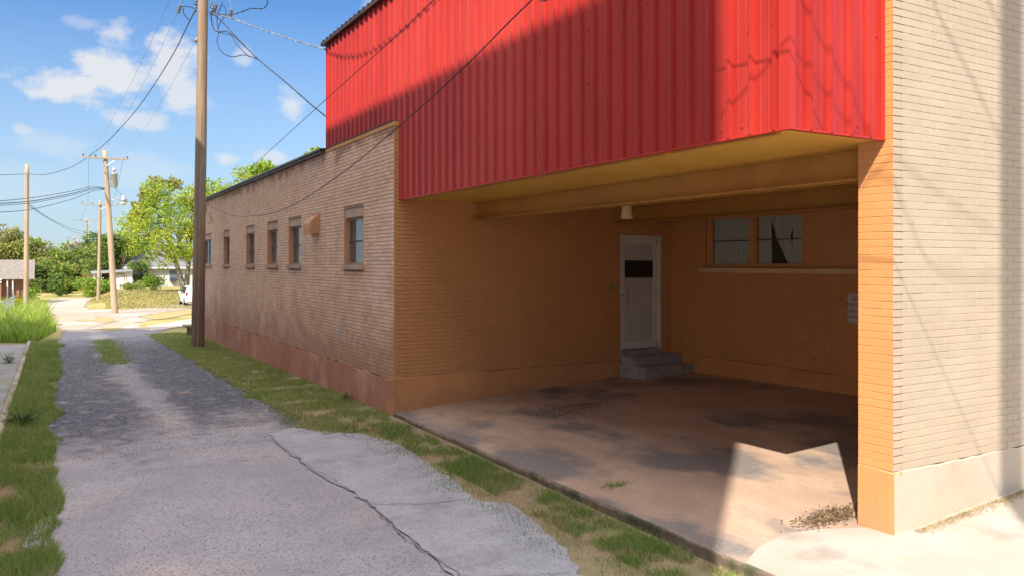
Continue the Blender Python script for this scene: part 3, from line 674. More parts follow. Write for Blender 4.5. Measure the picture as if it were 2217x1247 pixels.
m = MB(); c = Vector((yc, (z0+z1)/2)); q1 = [c+(Vector(p)-c)*.955 for p in pts]; q2 = [c+(Vector(p)-c)*.93 for p in pts]
m.add([(XB-.0128, *p) for p in q1]+[(XB-.0128, *p) for p in q2], [(i, (i+1) % n, (i+1) % n+n, i+n) for i in range(n)]); m.build('sign_border', m_signred, sg)
def text(word, size, loc, rot, mat, parent, name='lettering'):
    cu = bpy.data.curves.new(name, 'FONT'); cu.body = word; cu.size = size; cu.align_x = 'CENTER'; cu.align_y = 'CENTER'; cu.space_character = 1.05; cu.offset = size*.012
    ob = bpy.data.objects.new(name, cu); C.objects.link(ob); dg = bpy.context.evaluated_depsgraph_get(); me = bpy.data.meshes.new_from_object(ob.evaluated_get(dg)); bpy.data.objects.remove(ob)
    me.transform(Matrix.Translation(loc) @ rot); me.materials.clear(); me.materials.append(mat)
    o = bpy.data.objects.new(name, me); C.objects.link(o); o.parent = parent; o.matrix_parent_inverse = Matrix.Translation(-Vector(parent.location)); return o
Rm = Matrix(((0,0,-1,0),(-1,0,0,0),(0,1,0,0),(0,0,0,1)))
for (wd, s_, z) in (('NO', .105, 1.69), ('PARKING', .075, 1.60), ('PRIVATE', .062, 1.50), ('PROPERTY', .055, 1.41)):
    text(wd, s_, Vector((XB-.0132, yc, z)), Rm, m_signred, sg)
lp = at(1357, 474, 12.0)
cl = thing('ceiling_light', (lp.x, lp.y, ZS), 'small cone shaped white ceiling light hanging behind the steel beam', 'lamp')
MB().tube([(lp.x, lp.y, ZS-.001), (lp.x, lp.y, ZS-.03)], .07, 20).build('mounting_plate', m_soffit, cl)
MB().tube([(lp.x, lp.y, ZS-.03), (lp.x, lp.y, ZS-.06), (lp.x, lp.y, lp.z+.16), (lp.x, lp.y, lp.z)], [.05, .062, .07, .092], 24, caps=False).build('lamp_shade', M('cream_shade', (.78,.60,.36), None, 1, .5), cl, smooth=True)

# building across the alley (out of frame; shades the alley) and the pole behind the viewer
BX = -2.6; BY0 = 4.65+.88*(BX-4.55); BY1 = 29.6; BH = 4.88+(XS-BX)*3.14/2.4
ac = thing('tall_building', (BX-5, 15, 0), 'tall plain pale building across the alley, left of the photo', 'building')
MB().box((BX-10, BY0, -1), (BX, BY1, BH)).build('wall', m_across, ac)
MB().box((BX-10.1, BY0-.0, BH), (BX+.0, BY1+.0, BH+.02)).build('roof', m_core, ac)

# ---------------------------------------------------------------- utility poles and wires
def insul(m, p, s=1.): m.tube([p, p+Vector((0,0,.05*s)), p+Vector((0,0,.06*s)), p+Vector((0,0,.12*s)), p+Vector((0,0,.14*s))], [.02*s, .02*s, .05*s, .045*s, .02*s], 8)
def pole(label, base, top, r0, r1, mat, arm_z=None, arm_l=1.2, arm2=None, transformer=None, lamp=None, group=None, adir=(1, 0, 0)):
    t = thing('utility_pole', base, label, 'utility pole', group); base = Vector(base); top = Vector(top)
    K = 14; m = MB(); pts = [base.lerp(top, k/K) for k in range(K+1)]
    m.tube([base-Vector((0,0,.3))]+pts, [r0]+[r0+(r1-r0)*k/K+random.uniform(-.004, .004) for k in range(K+1)], 18); m.build('pole_shaft', mat, t, smooth=True)
    A = Vector(adir)
    for az_, al in ([(arm_z, arm_l)] if arm_z else [])+([arm2] if arm2 else []):
        c = base.lerp(top, (az_-base.z)/(top.z-base.z))+Vector((0, -r1-.06, 0)); R = Matrix.Translation(c) @ A.to_track_quat('X', 'Z').to_matrix().to_4x4()
        MB().box((-al, -.045, -.055), (al, .045, .055), M=R, c=.006).build('crossarm', mat, t)
        for s_ in (-1, 1): MB().tube([c+A*s_*al*.45+Vector((0,0,-.05)), c+Vector((0,.04,-.55))], .014, 6).build('brace', m_steel, t)
        for s_ in (-1, -.45, 1): 
            im = MB(); insul(im, c+A*s_*(al-.06)+Vector((0,0,.055)), 1.3); im.build('insulator', m_cer, t, smooth=True)
    if transformer:
        for (dv, zt, rr, hh_) in transformer:
            c = base.lerp(top, (zt-base.z)/(top.z-base.z))+Vector(dv)
            tr_ = MB().tube([c, c+Vector((0,0,.03)), c+Vector((0,0,hh_-.06)), c+Vector((0,0,hh_-.05)), c+Vector((0,0,hh_)), c+Vector((0,0,hh_+.05))], [rr*.97, rr, rr, rr*1.06, rr*1.04, rr*.5], 20).build('transformer', m_steel, t, smooth=True)
            q = MB(); insul(q, c+Vector((0,0,hh_+.04)), 2.6); q.build('bushing', m_whitemetal, tr_, smooth=True)
            MB().box((min(c.x, (c-Vector(dv)).x), c.y-.05, c.z+hh_*.3), (max(c.x, (c-Vector(dv)).x), c.y+.05, c.z+hh_*.38)).build('bracket', m_steel, tr_)
    if lamp:
        c = base.lerp(top, (lamp[0]-base.z)/(top.z-base.z)); L = lamp[1]; dvec = A*L
        MB().tube([c, c+dvec*.3+Vector((0,0,.22)), c+dvec*.7+Vector((0,0,.34)), c+dvec+Vector((0,0,.3))], .03, 8).build('lamp_arm', m_steel, t, smooth=True)
        e = c+dvec+Vector((0,0,.3)); lh = MB().tube([e+Vector((0,0,.3)), e+Vector((0,0,.12)), e+Vector((0,0,.05)), e-Vector((0,0,.2))], [.05, .09, .17, .26], 16).build('lamp_head', m_steel, t, smooth=True)
        MB().tube([e-Vector((0,0,.2)), e-Vector((0,0,.36)), e-Vector((0,0,.45))], [.25, .2, .06], 16).build('lamp_lens', m_whitemetal, lh, smooth=True)
    return t
def wire(name, pts, r, mat, label, twist=0, n=14, group=None, cat='wire'):
    P = [Vector(p) for p in pts]; D = []
    for i in range(len(P)-1):                       # Catmull-Rom
        p0, p1, p2, p3 = P[max(0, i-1)], P[i], P[i+1], P[min(len(P)-1, i+2)]
        for k in range(n):
            t = k/n; D.append(.5*((2*p1)+(p2-p0)*t+(2*p0-5*p1+4*p2-p3)*t*t+(3*p1-p0-3*p2+p3)*t**3))
    D.append(P[-1]); m = MB()
    if twist:
        E = []; 
        for i in range(len(D)-1):
            k2 = max(1, int((D[i+1]-D[i]).length/.06)); E += [D[i].lerp(D[i+1], k/k2) for k in range(k2)]
        for ph, rr in ((0, r), (math.pi, r*.8)):
            Q = [p+Vector((math.cos(i*twist+ph)*r*.9, 0, math.sin(i*twist+ph)*r*.9)) for i, p in enumerate(E)]
            m.tube(Q, rr, 5)
    else: m.tube(D, r, 6)
    o = m.build(name, mat, smooth=True); return tag(o, label, cat, group)
def sag(a, b, s, n=6): a, b = Vector(a), Vector(b); return [a.lerp(b, k/n)-Vector((0,0,s*4*(k/n)*(1-k/n))) for k in range(n+1)]

base = gnd(428, 753); d0 = base.x*math.sin(YAW)+base.y*math.cos(YAW)
top = at(441.5, -90, d0-.2)
mp_ = pole('weathered brown wooden utility pole beside the brick wall, nearest one', base, top, .195, .135, m_wood, arm_z=at(440, -40, d0).z, arm_l=1.25)
for (u, v) in ((388, 22), (466, 20), (499, 32)):    # strain insulators
    p = at(u, v, d0); q = MB()
    dv = Vector((.06, 0, .22))
    for k in range(5): c = p+dv*(k/4-.5); q.tube([c, c+dv*.12], [.065, .05], 10)
    q.tube([p-dv*.55, p+dv*.6], .02, 6); q.build('strain_insulator', m_cer, mp_)
    MB().tube([p+dv*.6, at(u+(440-u)*.15, -38, d0)], .008, 5).build('hanger_rod', m_steel, mp_)
for (u, v) in ((424, 12), (423, 26), (457, 17), (459, 27)):
    c = at(u, v, d0-.12); MB().tube([c, c+Vector((0,0,.05)), c+Vector((0,0,.10)), c+Vector((0,0,.16))], [.05, .03, .03, .05], 10).build('spool', m_cer, mp_, smooth=True)
c = at(427, 82, d0-.15); MB().tube([c, c-Vector((.03,0,.14))], [.03, .08], 10).build('guard_bell', m_frame, mp_, smooth=True)
MB().tube([at(437, 22, d0-.2), at(446, 30, d0-.25), at(436, 45, d0-.24), at(434, 60, d0-.24)], .012, 6).build('loose_conduit', m_steel, mp_, smooth=True)
MB().tube([base+Vector((-.03, -.20, .05)), base.lerp(top, .3)+Vector((-.03, -.185, 0)), base.lerp(top, .6)+Vector((-.03, -.165, 0))], .008, 5).build('ground_wire', m_steel, mp_)
MB().box((base.x-.09, base.y-.195, base.z+1.75), (base.x-.01, base.y-.178, base.z+1.87)).build('number_tag', m_steel, mp_)
def gpole(u, v): return gnd(u, v)
def dep(p): return p.x*math.sin(YAW)+p.y*math.cos(YAW)
b2 = gnd(249, 678); D2 = dep(b2); t2 = at(227, 326, D2)
p2 = pole('tall leaning pale utility pole with grey transformer and lamp arm', b2, t2, .215, .15, m_farwood, arm_z=at(228, 344, D2).z, arm_l=1.42, transformer=[((.42, -.1, 0), at(240, 406, D2).z, .23, .95)], lamp=(at(236, 440, D2).z, .95))
b3 = gnd(213, 650); D3 = dep(b3); t3 = at(217, 435, D3)
pole('utility pole standing in the grass behind the leaning pole', b3, t3, .19, .14, m_farwood, arm_z=at(217, 444, D3).z, arm_l=1.85)
b4 = at(187, 622, 150); b4.z = gz(b4.x, b4.y); t4 = at(187.5, 473, 150)
pole('slim distant utility pole with single wide crossarm by the yellow bush', b4, t4, .23, .17, m_farwood, arm_z=at(187, 479, 150).z, arm_l=2.0)
b5 = at(163, 624, 165); b5.z = gz(b5.x, b5.y); t5 = at(161, 514, 165)
pole('far utility pole with two transformers and two crossarms', b5, t5, .22, .17, m_farwood, arm_z=at(162, 517, 165).z, arm_l=1.5, arm2=(at(162, 532, 165).z, 2.0), transformer=[((-.7, -.2, 0), at(160, 542, 165).z, .42, 1.2), ((.7, -.2, 0), at(160, 538, 165).z, .38, 1.1)])
b6 = at(171, 624, 167); b6.z = gz(b6.x, b6.y); t6 = at(164, 560, 167)
pole('short leaning pole propped against the far transformer pole', b6, t6, .22, .17, m_farwood)
b0 = gnd(56, 672); D0 = dep(b0); t0 = at(58.5, 356, D0)
pole('bare brown utility pole without crossarm at the left by the weeds', b0, t0, .19, .15, m_farwood)
# pole behind the viewer, its shadow falls on the beige wall
S1 = Vector((-2.4, -2.11, 3.14)); KP = 2.6; PB = Vector((7.64, 4.05, 0))+Vector((S1.x, S1.y, 0))*KP
pole('utility pole behind the viewer whose shadow crosses the beige wall', (PB.x, PB.y, -.25), (PB.x, PB.y, 14.5), .14, .12, m_wood)
# shadows of its service wires: on-wall points lifted towards the sun
def onY(u, v, y=YP): a = (u-CX)/F; d = y/(math.cos(YAW)-math.sin(YAW)*a); return at(u, v, d)
def onX(u, v, x=XS): a = (u-CX)/F; d = x/(math.sin(YAW)+math.cos(YAW)*a); return at(u, v, d)
G = 'service wires of the pole behind the viewer'
wire('service_wire', [onY(2030, -60)+S1*1.5, onY(2021, 0)+S1*1.75, onY(2052, 72)+S1*1.95, onY(2097, 157)+S1*2.2, onY(2138, 242)+S1*2.45, onY(2172, 320)+S1*2.6], .011, m_wire, 'service wire above the viewer that throws the steep curved shadow on the beige wall', group=G)
def lift(p):      # point of the cable's vertical plane whose shadow falls on p
    k_ = (p.x-1.36-.0945*(p.y+1.44))/(2.4-.0945*2.11); return p+S1*k_
P_ = [Vector((PB.x, PB.y, 12.3)), lift(onX(950, 0)), lift(onX(710, 118)), at(580, 0, d0-3), at(540, 20, d0-1.2), at(500, 33, d0), at(462, 30, d0)]
wire('twisted_cable', P_, .010, m_wire, 'dark twisted cable rising from the near pole to the top edge of the sky', twist=.5, n=10)
wire('service_wire', [onY(2175, 600)+S1*2.6, onY(2030, 585)+S1*2.2, onY(1972, 485)+S1*2.0, onY(1938, 400)+S1*1.8, onY(1855, 233, YS)+S1*1.55, onY(1774, 81, YS)+S1*1.35, onY(1738, 9, YS)+S1*1.2, onY(1715, -60, YS)+S1*1.1], .008, m_wire, 'service wire above the viewer that throws the fainter inner shadow on the red siding', group=G)
att = onX(708, 108); 
# cables at the near pole
wire('twisted_cable', [at(452, 28, d0), at(500, 40, d0-.6), at(560, 62, d0-2), at(630, 86, d0-4.5), at(706, 108, dep(att))], .012, m_wire_grey, 'grey twisted cable from the near pole to the red roof corner', twist=.45, n=8)
sb = onX(712, 258)
wire('service_cable', [at(458, 32, d0), at(475, 42, d0-.4), at(520, 90, d0-2), at(560, 130, d0-3.5), at(620, 180, d0-5.5), at(670, 224, d0-7.5), sb], .015, m_wire, 'thick black service cable drooping from the near pole to the red wall')
G2 = 'slack jumper loops at the near pole'
wire('jumper_loop', [at(456, 30, d0), at(462, 62, d0), at(474, 70, d0-.2), at(490, 69, d0-.6), at(510, 82, d0-1.2), at(530, 102, d0-2)], .015, m_wire, 'short upper jumper loop joining the black service cable at the near pole', group=G2)
wire('jumper_loop', [at(482, 6, d0), at(470, 40, d0), at(473, 72, d0-.1), at(470, 90, d0-.2), at(480, 113, d0-.6), at(502, 124, d0-1.2), at(530, 120, d0-2), at(560, 130, d0-3.4)], .013, m_wire, 'longest jumper loop sagging below the others beside the near pole', group=G2)
wire('jumper_loop', [at(484, 12, d0), at(489, 30, d0), at(476, 52, d0), at(474, 70, d0-.1), at(500, 78, d0-1), at(515, 100, d0-1.6), at(540, 125, d0-2.6)], .012, m_wire, 'thin crossing jumper loop between two strain insulators of the near pole', group=G2)
wire('jumper_loop', [at(391, 15, d0), at(408, 15, d0), at(422, 20, d0)], .012, m_wire, 'short jumper from the left strain insulator to the near pole', group=G2)
wire('jumper_loop', [at(397, 17, d0), at(399, 32, d0), at(411, 46, d0+.5)], .012, m_wire, 'slack jumper dropping from the left strain insulator onto the long cable', group=G2)
wire('service_cable', [at(423, 24, d0), at(410, 48, d0+1.5), at(375, 118, d0+7), at(330, 190, d0+13), at(290, 245, d0+18), at(235, 305, d0+25), at(190, 341, d0+30), at(150, 364, D0-3), at(100, 378, D0-1), at(60, 377, D0-.2)], .02, m_wire, 'long black cable from the near pole down to the bare left pole')
wire('service_cable', [at(58, 377, D0), at(20, 379, D0-3), at(-40, 378, D0-8), at(-160, 365, D0-14)], .02, m_wire, 'short stretch of cable leaving the bare left pole out of the picture')
# droop cable in front of the wall
D_ = [at(1210, -62, 6.05), at(1152, 0, 6.6), at(1100, 51, 7.02), at(1000, 151, 7.9), at(862, 276, 9.56), at(740, 376, 11.8), at(630, 447, 15.), at(560, 467, 18.1), at(500, 466, 22), at(446, 443, 27.3)]
wire('droop_cable', [(PB.x+.1, PB.y, 10.5), (2.0, .61, 8.2), (2.4, 2.04, 7.0), (2.75, 3.3, 5.95)]+D_, .0065, m_wire, 'thin black cable drooping across the red siding and the brick alley wall')
wire('loose_wire', [at(447, 446, 27.4), at(447, 458, 27.5), at(455, 468, 26.5), at(458, 478, 26.5), at(452, 484, 27)], .010, m_wire, 'loose curl of wire hanging at the far end of the alley wall')
wire('overhead_wire', [at(935, 5, 9.5)+(at(935, 5, 9.5)-at(862, 75, 10.7))*9, at(935, 5, 9.5), at(862, 75, 10.7), at(708, 214, 14.4), at(620, 294, 18), at(545, 362, 23), at(500, 402, 30)], .006, m_wire, 'straight thin wire crossing the sky behind the low roof')
G3 = 'four cables from the leaning pole to the left'
for i, (a_, b_, c_, nm) in enumerate([(402, 425, 440, 'topmost'), (406, 432, 443, 'second'), (409, 436, 447, 'third'), (413, 450, 462, 'lowest')]):
    wire('overhead_cable', [at(226, 408+i, D2), at(200, a_+2, D2-2), at(150, (a_+b_)/2+2, D2-7), at(60, b_+5, D2-15), at(-60, c_, D2-25)], .016+.006*(i == 1), m_wire, f'{nm} of the four cables running left from the transformer pole', group=G3)
G4 = 'thin wires between the bare pole and the far poles'
for i, (v0, v1, nm) in enumerate([(440, 500, 'upper'), (445, 506, 'lower')]):
    wire('overhead_wire', [at(60, v0, D0), at(110, v0+35-i*3, D0+25), at(160, v1-3, D0+60), at(188, v1+3, 148)], .022, m_wire, f'{nm} thin wire sagging right from the bare pole', group=G4)
wire('overhead_wire', [at(250, 516, D2), at(300, 509, D2-4), at(350, 492, D2-9), at(400, 471, D2-14), at(440, 450, 31)], .013, m_wire_grey, 'pale wire from the leaning pole across the yellow tree')
wire('overhead_wire', [at(246, 405, D2), at(290, 446, D2+14), at(340, 480, D2+26), at(380, 500, D2+34)], .016, m_wire_grey, 'thin wire falling right from the transformer into the yellow tree')
G5 = 'conductors strung between crossarms'
for (ua, va, da, ub, vb, db, nm) in [(192, 339, D2, 395, -60, d0, 'left conductor above the alley from near to leaning pole'), (267, 341, D2, 500, -60, d0, 'right conductor above the alley from near to leaning pole'), (226, 325, D2, 440, -95, d0, 'middle conductor above the alley from near to leaning pole'),
                                  (190, 442, D3, 192, 339, D2, 'left conductor between the leaning pole and the one behind'), (241, 444, D3, 267, 341, D2, 'right conductor between the leaning pole and the one behind'), (169, 478, 150, 190, 442, D3, 'left conductor between the two crossarm poles farther back'), (206, 478, 150, 243, 444, D3, 'right conductor between the two crossarm poles farther back')]:
    wire('conductor', sag(at(ua, va, da), at(ub, vb, db), .5), .006 if db < 40 else .012, m_wire_grey, nm, group=G5)

# ---------------------------------------------------------------- grass, gravel, litter (stuff)
def blades(name, n, sampler, h, w, mat, label=None, bend=.5):
    P = np.array([sampler() for _ in range(n)]); ok = ~np.isnan(P[:, 0]); P = P[ok]; n = len(P)
    a = RNG.uniform(0, 2*np.pi, n); H = RNG.uniform(h[0], h[1], n)*P[:, 3]; ww = RNG.uniform(w[0], w[1], n)
    L = RNG.uniform(.1, bend, n)*H; la = RNG.uniform(0, 2*np.pi, n)
    dx, dy = np.cos(a)*ww/2, np.sin(a)*ww/2; lx, ly = np.cos(la)*L, np.sin(la)*L
    B = P[:, :3]
    v0 = B+np.c_[-dx, -dy, np.zeros(n)]; v1 = B+np.c_[dx, dy, np.zeros(n)]
    v2 = B+np.c_[dx*.7+lx*.35, dy*.7+ly*.35, H*.6]; v3 = B+np.c_[-dx*.7+lx*.35, -dy*.7+ly*.35, H*.6]; v4 = B+np.c_[lx, ly, H]; 
    V = np.stack([v0, v1, v2, v3, v4, v4+np.c_[dx*.1, dy*.1, dx*0]], 1).reshape(-1, 3); k = np.arange(n)[:, None]*6
    Fq = np.concatenate([k+np.array([[0, 1, 2, 3]]), k+np.array([[3, 2, 5, 4]])])
    o = npmesh(name, V, Fq, mat); tag(o, label, kind='stuff'); return o
from mathutils import noise as mn
def dens(x, y, sc, th): return mn.noise(Vector((x*sc, y*sc, 3.3))) > th
def s_right():
    while True:
        y = 2+32*random.random()**1.5
        xl = (3.30 if y > 12.5 else 3.0+.3*(12.5-y)) if y > 11 else 3.7
        xl += .22*nz(0, y, 1.1)+.12*nz(0, y, 3.7, 2)
        x = random.uniform(xl-.15, 4.66 if y > YA else 4.55)
        near = y < YA+1.2
        q = nz(x, y, 1.6)+.55*nz(x, y, 5., 4)+(.07 if near else .34)
        if x < xl+.25: q += .12
        if x > 4.4 and near: q += .10
        if q < random.uniform(-.22, .22): continue
        if near and x < 3.98 and 4.8 < y < 10.9 and random.random() < .85: continue
        edge = min(1, max(0, (x-xl+.15)/.4))
        return (x, y, gz(x, y)+.02, .5+.6*edge*(1+.8*nz(x, y, 1.1, 9)))
def s_left():
    while True:
        y = 4+28*random.random()**1.6; xr = .04+(.14 if y > 20 else 0)+.26*nz(0, y, .7, 3)+.12*nz(0, y, 2.9)
        x = random.uniform(-.62, xr)
        if nz(x, y, 1.5)+.5*nz(x, y, 6., 4)+.30 < random.uniform(-.3, .3): continue
        return (x, y, gz(x, y)+.005, .8+.7*nz(x, y, .8, 5)+.25)
def s_mid():
    while True:
        y = random.uniform(22.5, 31.5); x = random.gauss(1.5+.02*(y-27), .20)
        if nz(x, y, 1.5)+.25 < random.uniform(-.4, .4): continue
        return (x, y, gz(x, y)+.01, .8)
blades('grass', 120000, s_right, (.02, .07), (.003, .007), m_grass, bend=1.2)
blades('grass', 80000, s_left, (.03, .13), (.003, .008), m_grass, bend=1.1)
blades('grass', 8000, s_mid, (.04, .11), (.004, .01), m_grass, bend=1.)
def s_dry():
    y = 2+30*random.random()**1.7; x = random.uniform(3.3 if y > 12 else 3.85, 4.6)
    return (x, y, gz(x, y)+.018, 1)
blades('dry_grass', 26000, s_dry, (.01, .045), (.002, .006), m_dry, bend=4)
def s_weed():
    u, v = random.uniform(-30, 128), random.uniform(664, 742)
    if v > 700+ (128-u)*.5+15 or u > 92+(v-664)*.55: return (float('nan'),)*4
    p = gnd(u, v); hgt = 1 if u < 100 else .6
    return (p.x, p.y, gz(p.x, p.y), hgt*(.7 if v > 715 else 1)*(.55+.6*abs(nz(p.x, p.y, .9)*2)+.3*random.random()))
blades('tall_weeds', 12000, s_weed, (.35, 1.0), (.02, .05), m_weed, bend=.9)
blades('dry_weeds', 1500, s_weed, (.4, 1.15), (.015, .03), m_dry, bend=.8)
def s_lawn():
    u, v = random.uniform(60, 420), random.uniform(628, 690)
    p = gnd(u, v); return (p.x, p.y, gz(p.x, p.y), 1) if (u > 188+ (0 if v < 655 else 40) and v < 668) or (u < 100 and v > 650) else (float('nan'),)*4
m_lawn = M('lawn_blade', (.26, .25, .07), (.38, .31, .12), .4, .8, island=.25, trans=.3)
blades('lawn_grass', 26000, s_lawn, (.05, .16), (.03, .08), m_lawn, bend=.9)
# verge plants and scattered stones
def stones(name, n, sampler, s, mat):
    base_ = np.array([(1,0,0),(0,1,0),(-1,0,0),(0,-1,0),(0,0,.7),(0,0,-.6)]); fc = np.array([(0,1,4),(1,2,4),(2,3,4),(3,0,4),(1,0,5),(2,1,5),(3,2,5),(0,3,5)])
    P = np.array([sampler() for _ in range(n)]); sz = RNG.uniform(s[0], s[1], n)**1.0
    V = base_[None]*RNG.uniform(.75, 1.2, (n, 6, 1)); a = RNG.uniform(0, 6.28, n); c, s_ = np.cos(a)[:, None], np.sin(a)[:, None]
    V = np.stack([V[..., 0]*c-V[..., 1]*s_, V[..., 0]*s_+V[..., 1]*c, V[..., 2]], -1)*sz[:, None, None]+P[:, None, :]
    Fq = (np.arange(n)[:, None, None]*6+fc[None]).reshape(-1, 3)
    o = npmesh(name, V.reshape(-1, 3), Fq, mat); tag(o, kind='stuff'); return o
def s_stone():
    y = 4+18*random.random()**1.6; x = random.uniform(-.1, 3.3); return (x, y, gz(x, y)+.016)
stones('loose_gravel', 15000, s_stone, (.002, .0075), m_stone)
def s_stone2():
    y = random.uniform(11, 33); x = random.uniform(.2, 3.2); return (x, y, gz(x, y)+.022)
stones('loose_gravel', 14000, s_stone2, (.004, .012), m_stone)
def s_lit():
    r = random.gauss(0, 1), random.gauss(0, 1); c = onp; x, y = c[0]+r[0]*c[2], c[1]+r[1]*c[3]; return (x, y, slab_z(x, y)+random.random()*c[4])
def sl(u, v):
    z = 0
    for _ in range(6): d = (EYE-z)*F/(v-HY); p = at(u, v, d); z = slab_z(p.x, p.y)
    return p
p = sl(1800, 1118); onp = (p.x, p.y, .17, .07, .022); stones('leaf_litter', 1500, s_lit, (.004, .012), m_litter)
p = sl(1240, 882); onp = (p.x, p.y, .38, .25, .006); stones('leaf_litter', 900, s_lit, (.005, .014), m_litter)
p = sl(1690, 910); onp = (p.x, p.y, .25, .25, .004); stones('leaf_litter', 350, s_lit, (.004, .012), m_litter)
def s_peb(): x, y = random.uniform(4.8, 9.8), random.uniform(3.5, 11.5); return (x, y, slab_z(x, y)+.003)
stones('scattered_grit', 700, s_peb, (.002, .006), m_litter)
def s_straw():
    x = random.uniform(6.1, 8.6); y = 4.0-abs(random.gauss(0, .05)); return (x, y, slab_z(x, y)+.006, 1)
blades('dry_straw', 2600, s_straw, (.008, .03), (.002, .005), m_dry, bend=3.5)
def s_tuft():
    p = sl(1335, 1052); return (p.x+random.gauss(0, .1), p.y+random.gauss(0, .03), slab_z(p.x, p.y), 1)
blades('grass', 160, s_tuft, (.02, .06), (.003, .007), m_grass, bend=1.2)

# ---------------------------------------------------------------- trees and shrubs
def leafmat(n, a, b, c=None): return M(n, a, b, .5, .6, island=.35, c3=c, s3=.35, t3=(.48, .62), trans=.35)
m_yg = leafmat('yellow_green_leaf', (.28, .38, .03), (.42, .45, .05), (.15, .26, .03))
m_dk = leafmat('dark_green_leaf', (.09, .15, .03), (.15, .23, .04), (.22, .28, .05))
m_gr = leafmat('green_leaf', (.17, .25, .05), (.24, .32, .06), (.33, .32, .08))
m_ol = leafmat('olive_leaf', (.25, .25, .06), (.35, .30, .08), (.18, .23, .05))
m_br = leafmat('bright_shrub_leaf', (.28, .38, .04), (.20, .32, .04), None)
m_bark = M('bark', (.24, .19, .14), (.17, .13, .10), 8, .9, .6, 40, stretch=(1, 1, .2))
m_pbark = M('pale_bark', (.45, .38, .30), (.25, .20, .16), 3, .9, .5, 30, stretch=(1, 1, .4))
def leaves(clumps, n, size, flat=0., seed=0):
    r = np.random.default_rng(seed); tot = sum(c[3]*c[4]*c[5] for c in clumps); C_, q = [], []
    for (x, y, z, rx, ry, rz) in clumps:
        k = max(20, int(n*rx*ry*rz/tot)); d = r.normal(size=(k, 3)); d /= np.linalg.norm(d, axis=1)[:, None]
        rad = r.uniform(.25, 1.08, (k, 1))**.55*(1+.22*np.sin(d[:, :1]*7+x)+.18*np.sin(d[:, 2:]*9+y)); C_.append(np.array([x, y, z])+d*rad*np.array([rx, ry, rz]))
    P = np.concatenate(C_); k = len(P); s = r.uniform(.5, 1.2, (k, 1))*size
    a = r.normal(size=(k, 3)); a /= np.linalg.norm(a, axis=1)[:, None]; b = r.normal(size=(k, 3)); b -= (b*a).sum(1)[:, None]*a; b /= np.linalg.norm(b, axis=1)[:, None]
    if flat: a[:, 2] *= 1-flat; b[:, 2] *= 1-flat
    V = np.stack([P-a*s, P-b*s*.55, P+a*s, P+b*s*.55], 1).reshape(-1, 3)
    return V, np.arange(k*4).reshape(-1, 4)
def tree(name, label, cat, base, h, spread, mat, n, size, trunk_h=.3, seed=0, bark=None, clumps=None, group=None, r0=.25, flat=0., stems=None):
    r = random.Random(seed); base = Vector(base); t = thing(name, base, label, cat, group)
    if clumps is None:
        clumps = []
        for k in range(13):
            f = r.uniform(trunk_h+.08, .95); w = spread*(.35+.65*math.sin(math.pi*min(1, (f-trunk_h+.12)/(1.05-trunk_h)))**.7)
            a = r.uniform(0, 6.28); q = r.uniform(.2, .75)*w; s_ = spread*r.uniform(.28, .48)
            clumps.append((base.x+math.cos(a)*q, base.y+math.sin(a)*q, base.z+h*f-s_*.3, s_, s_, s_*.75))
    m = MB()
    for st_ in (stems or [(0, 0)]):
        hub = base+Vector((st_[0]*.5, st_[1]*.5, h*trunk_h)); m.tube([base-Vector((0,0,.3)), base+Vector((st_[0]*.1, st_[1]*.1, .3)), base.lerp(hub, .6), hub], [r0*1.25, r0, r0*.8, r0*.66], 9)
        for c in clumps[:: (1 if len(stems or [0]) < 2 else 2)]:
            e = Vector(c[:3]); md = hub.lerp(e, .5)+Vector((r.uniform(-.2, .2), r.uniform(-.2, .2), .1)); m.tube([hub, md, e], [r0*.45, r0*.25, r0*.08], 6)
    m.build('trunk', bark or m_bark, t, smooth=True)
    V, Fq = leaves(clumps, n, size, flat, seed); npmesh('crown', V, Fq, mat, t)
    return t
def pxc(L):   # clumps given as seen (u, v, depth, radius in metres)
    out = []
    for (u, v, d, rr) in L: p = at(u, v, d); out.append((p.x, p.y, p.z, rr, rr, rr*.8))
    return out
TD = 95
tb = at(402, 628, TD)
tree('tree', 'large yellow green tree with leaning pale trunks behind the white car', 'tree', tb, 12, 5, m_yg, 24000, .15, trunk_h=.3, seed=2, bark=m_pbark, r0=.36, stems=[(-2.4, .5), (.8, 0)],
     clumps=pxc([(330,408,96,1.5),(358,415,95,1.3),(345,440,96,1.7),(318,447,96,1.2),(300,470,95,1.5),(282,500,94,1.5),(268,480,95,1.),(310,505,93,1.9),(345,480,94,1.9),(385,450,95,1.9),(415,430,95,1.8),(440,440,96,2.2),(395,490,93,2.),(430,500,94,2.2),(350,525,92,1.8),(300,535,92,1.3),(285,545,93,.9),(325,555,92,1.2),(400,540,92,1.5),(440,550,94,2),(375,560,92,1.1),(352,575,92,.8),(470,460,97,2.5),(460,410,97,1.6)]))
tree('tree', 'darker olive tree rising behind the yellow green tree', 'tree', at(318, 612, 118), 14, 4, m_ol, 3500, .26, seed=3, clumps=pxc([(325,425,116,1.6),(305,455,117,1.6),(300,480,117,1.6),(375,400,116,1.2),(340,395,116,1.1)]))
cl_ = []
r_ = random.Random(5)
for k in range(34):
    v = r_.uniform(512, 606); w = 22+ (v-505)*.42; u = 255+r_.uniform(-1, 1)*w; p = at(u, v, 112+r_.uniform(-2.5, 2)); cl_.append((p.x, p.y, p.z, 1.5, 1.3, .5))
tree('cedar_tree', 'dark green cedar with layered boughs behind the white shed', 'tree', at(258, 622, 112), 9, 4, m_dk, 9000, .24, seed=6, clumps=cl_, trunk_h=.15, flat=.5)
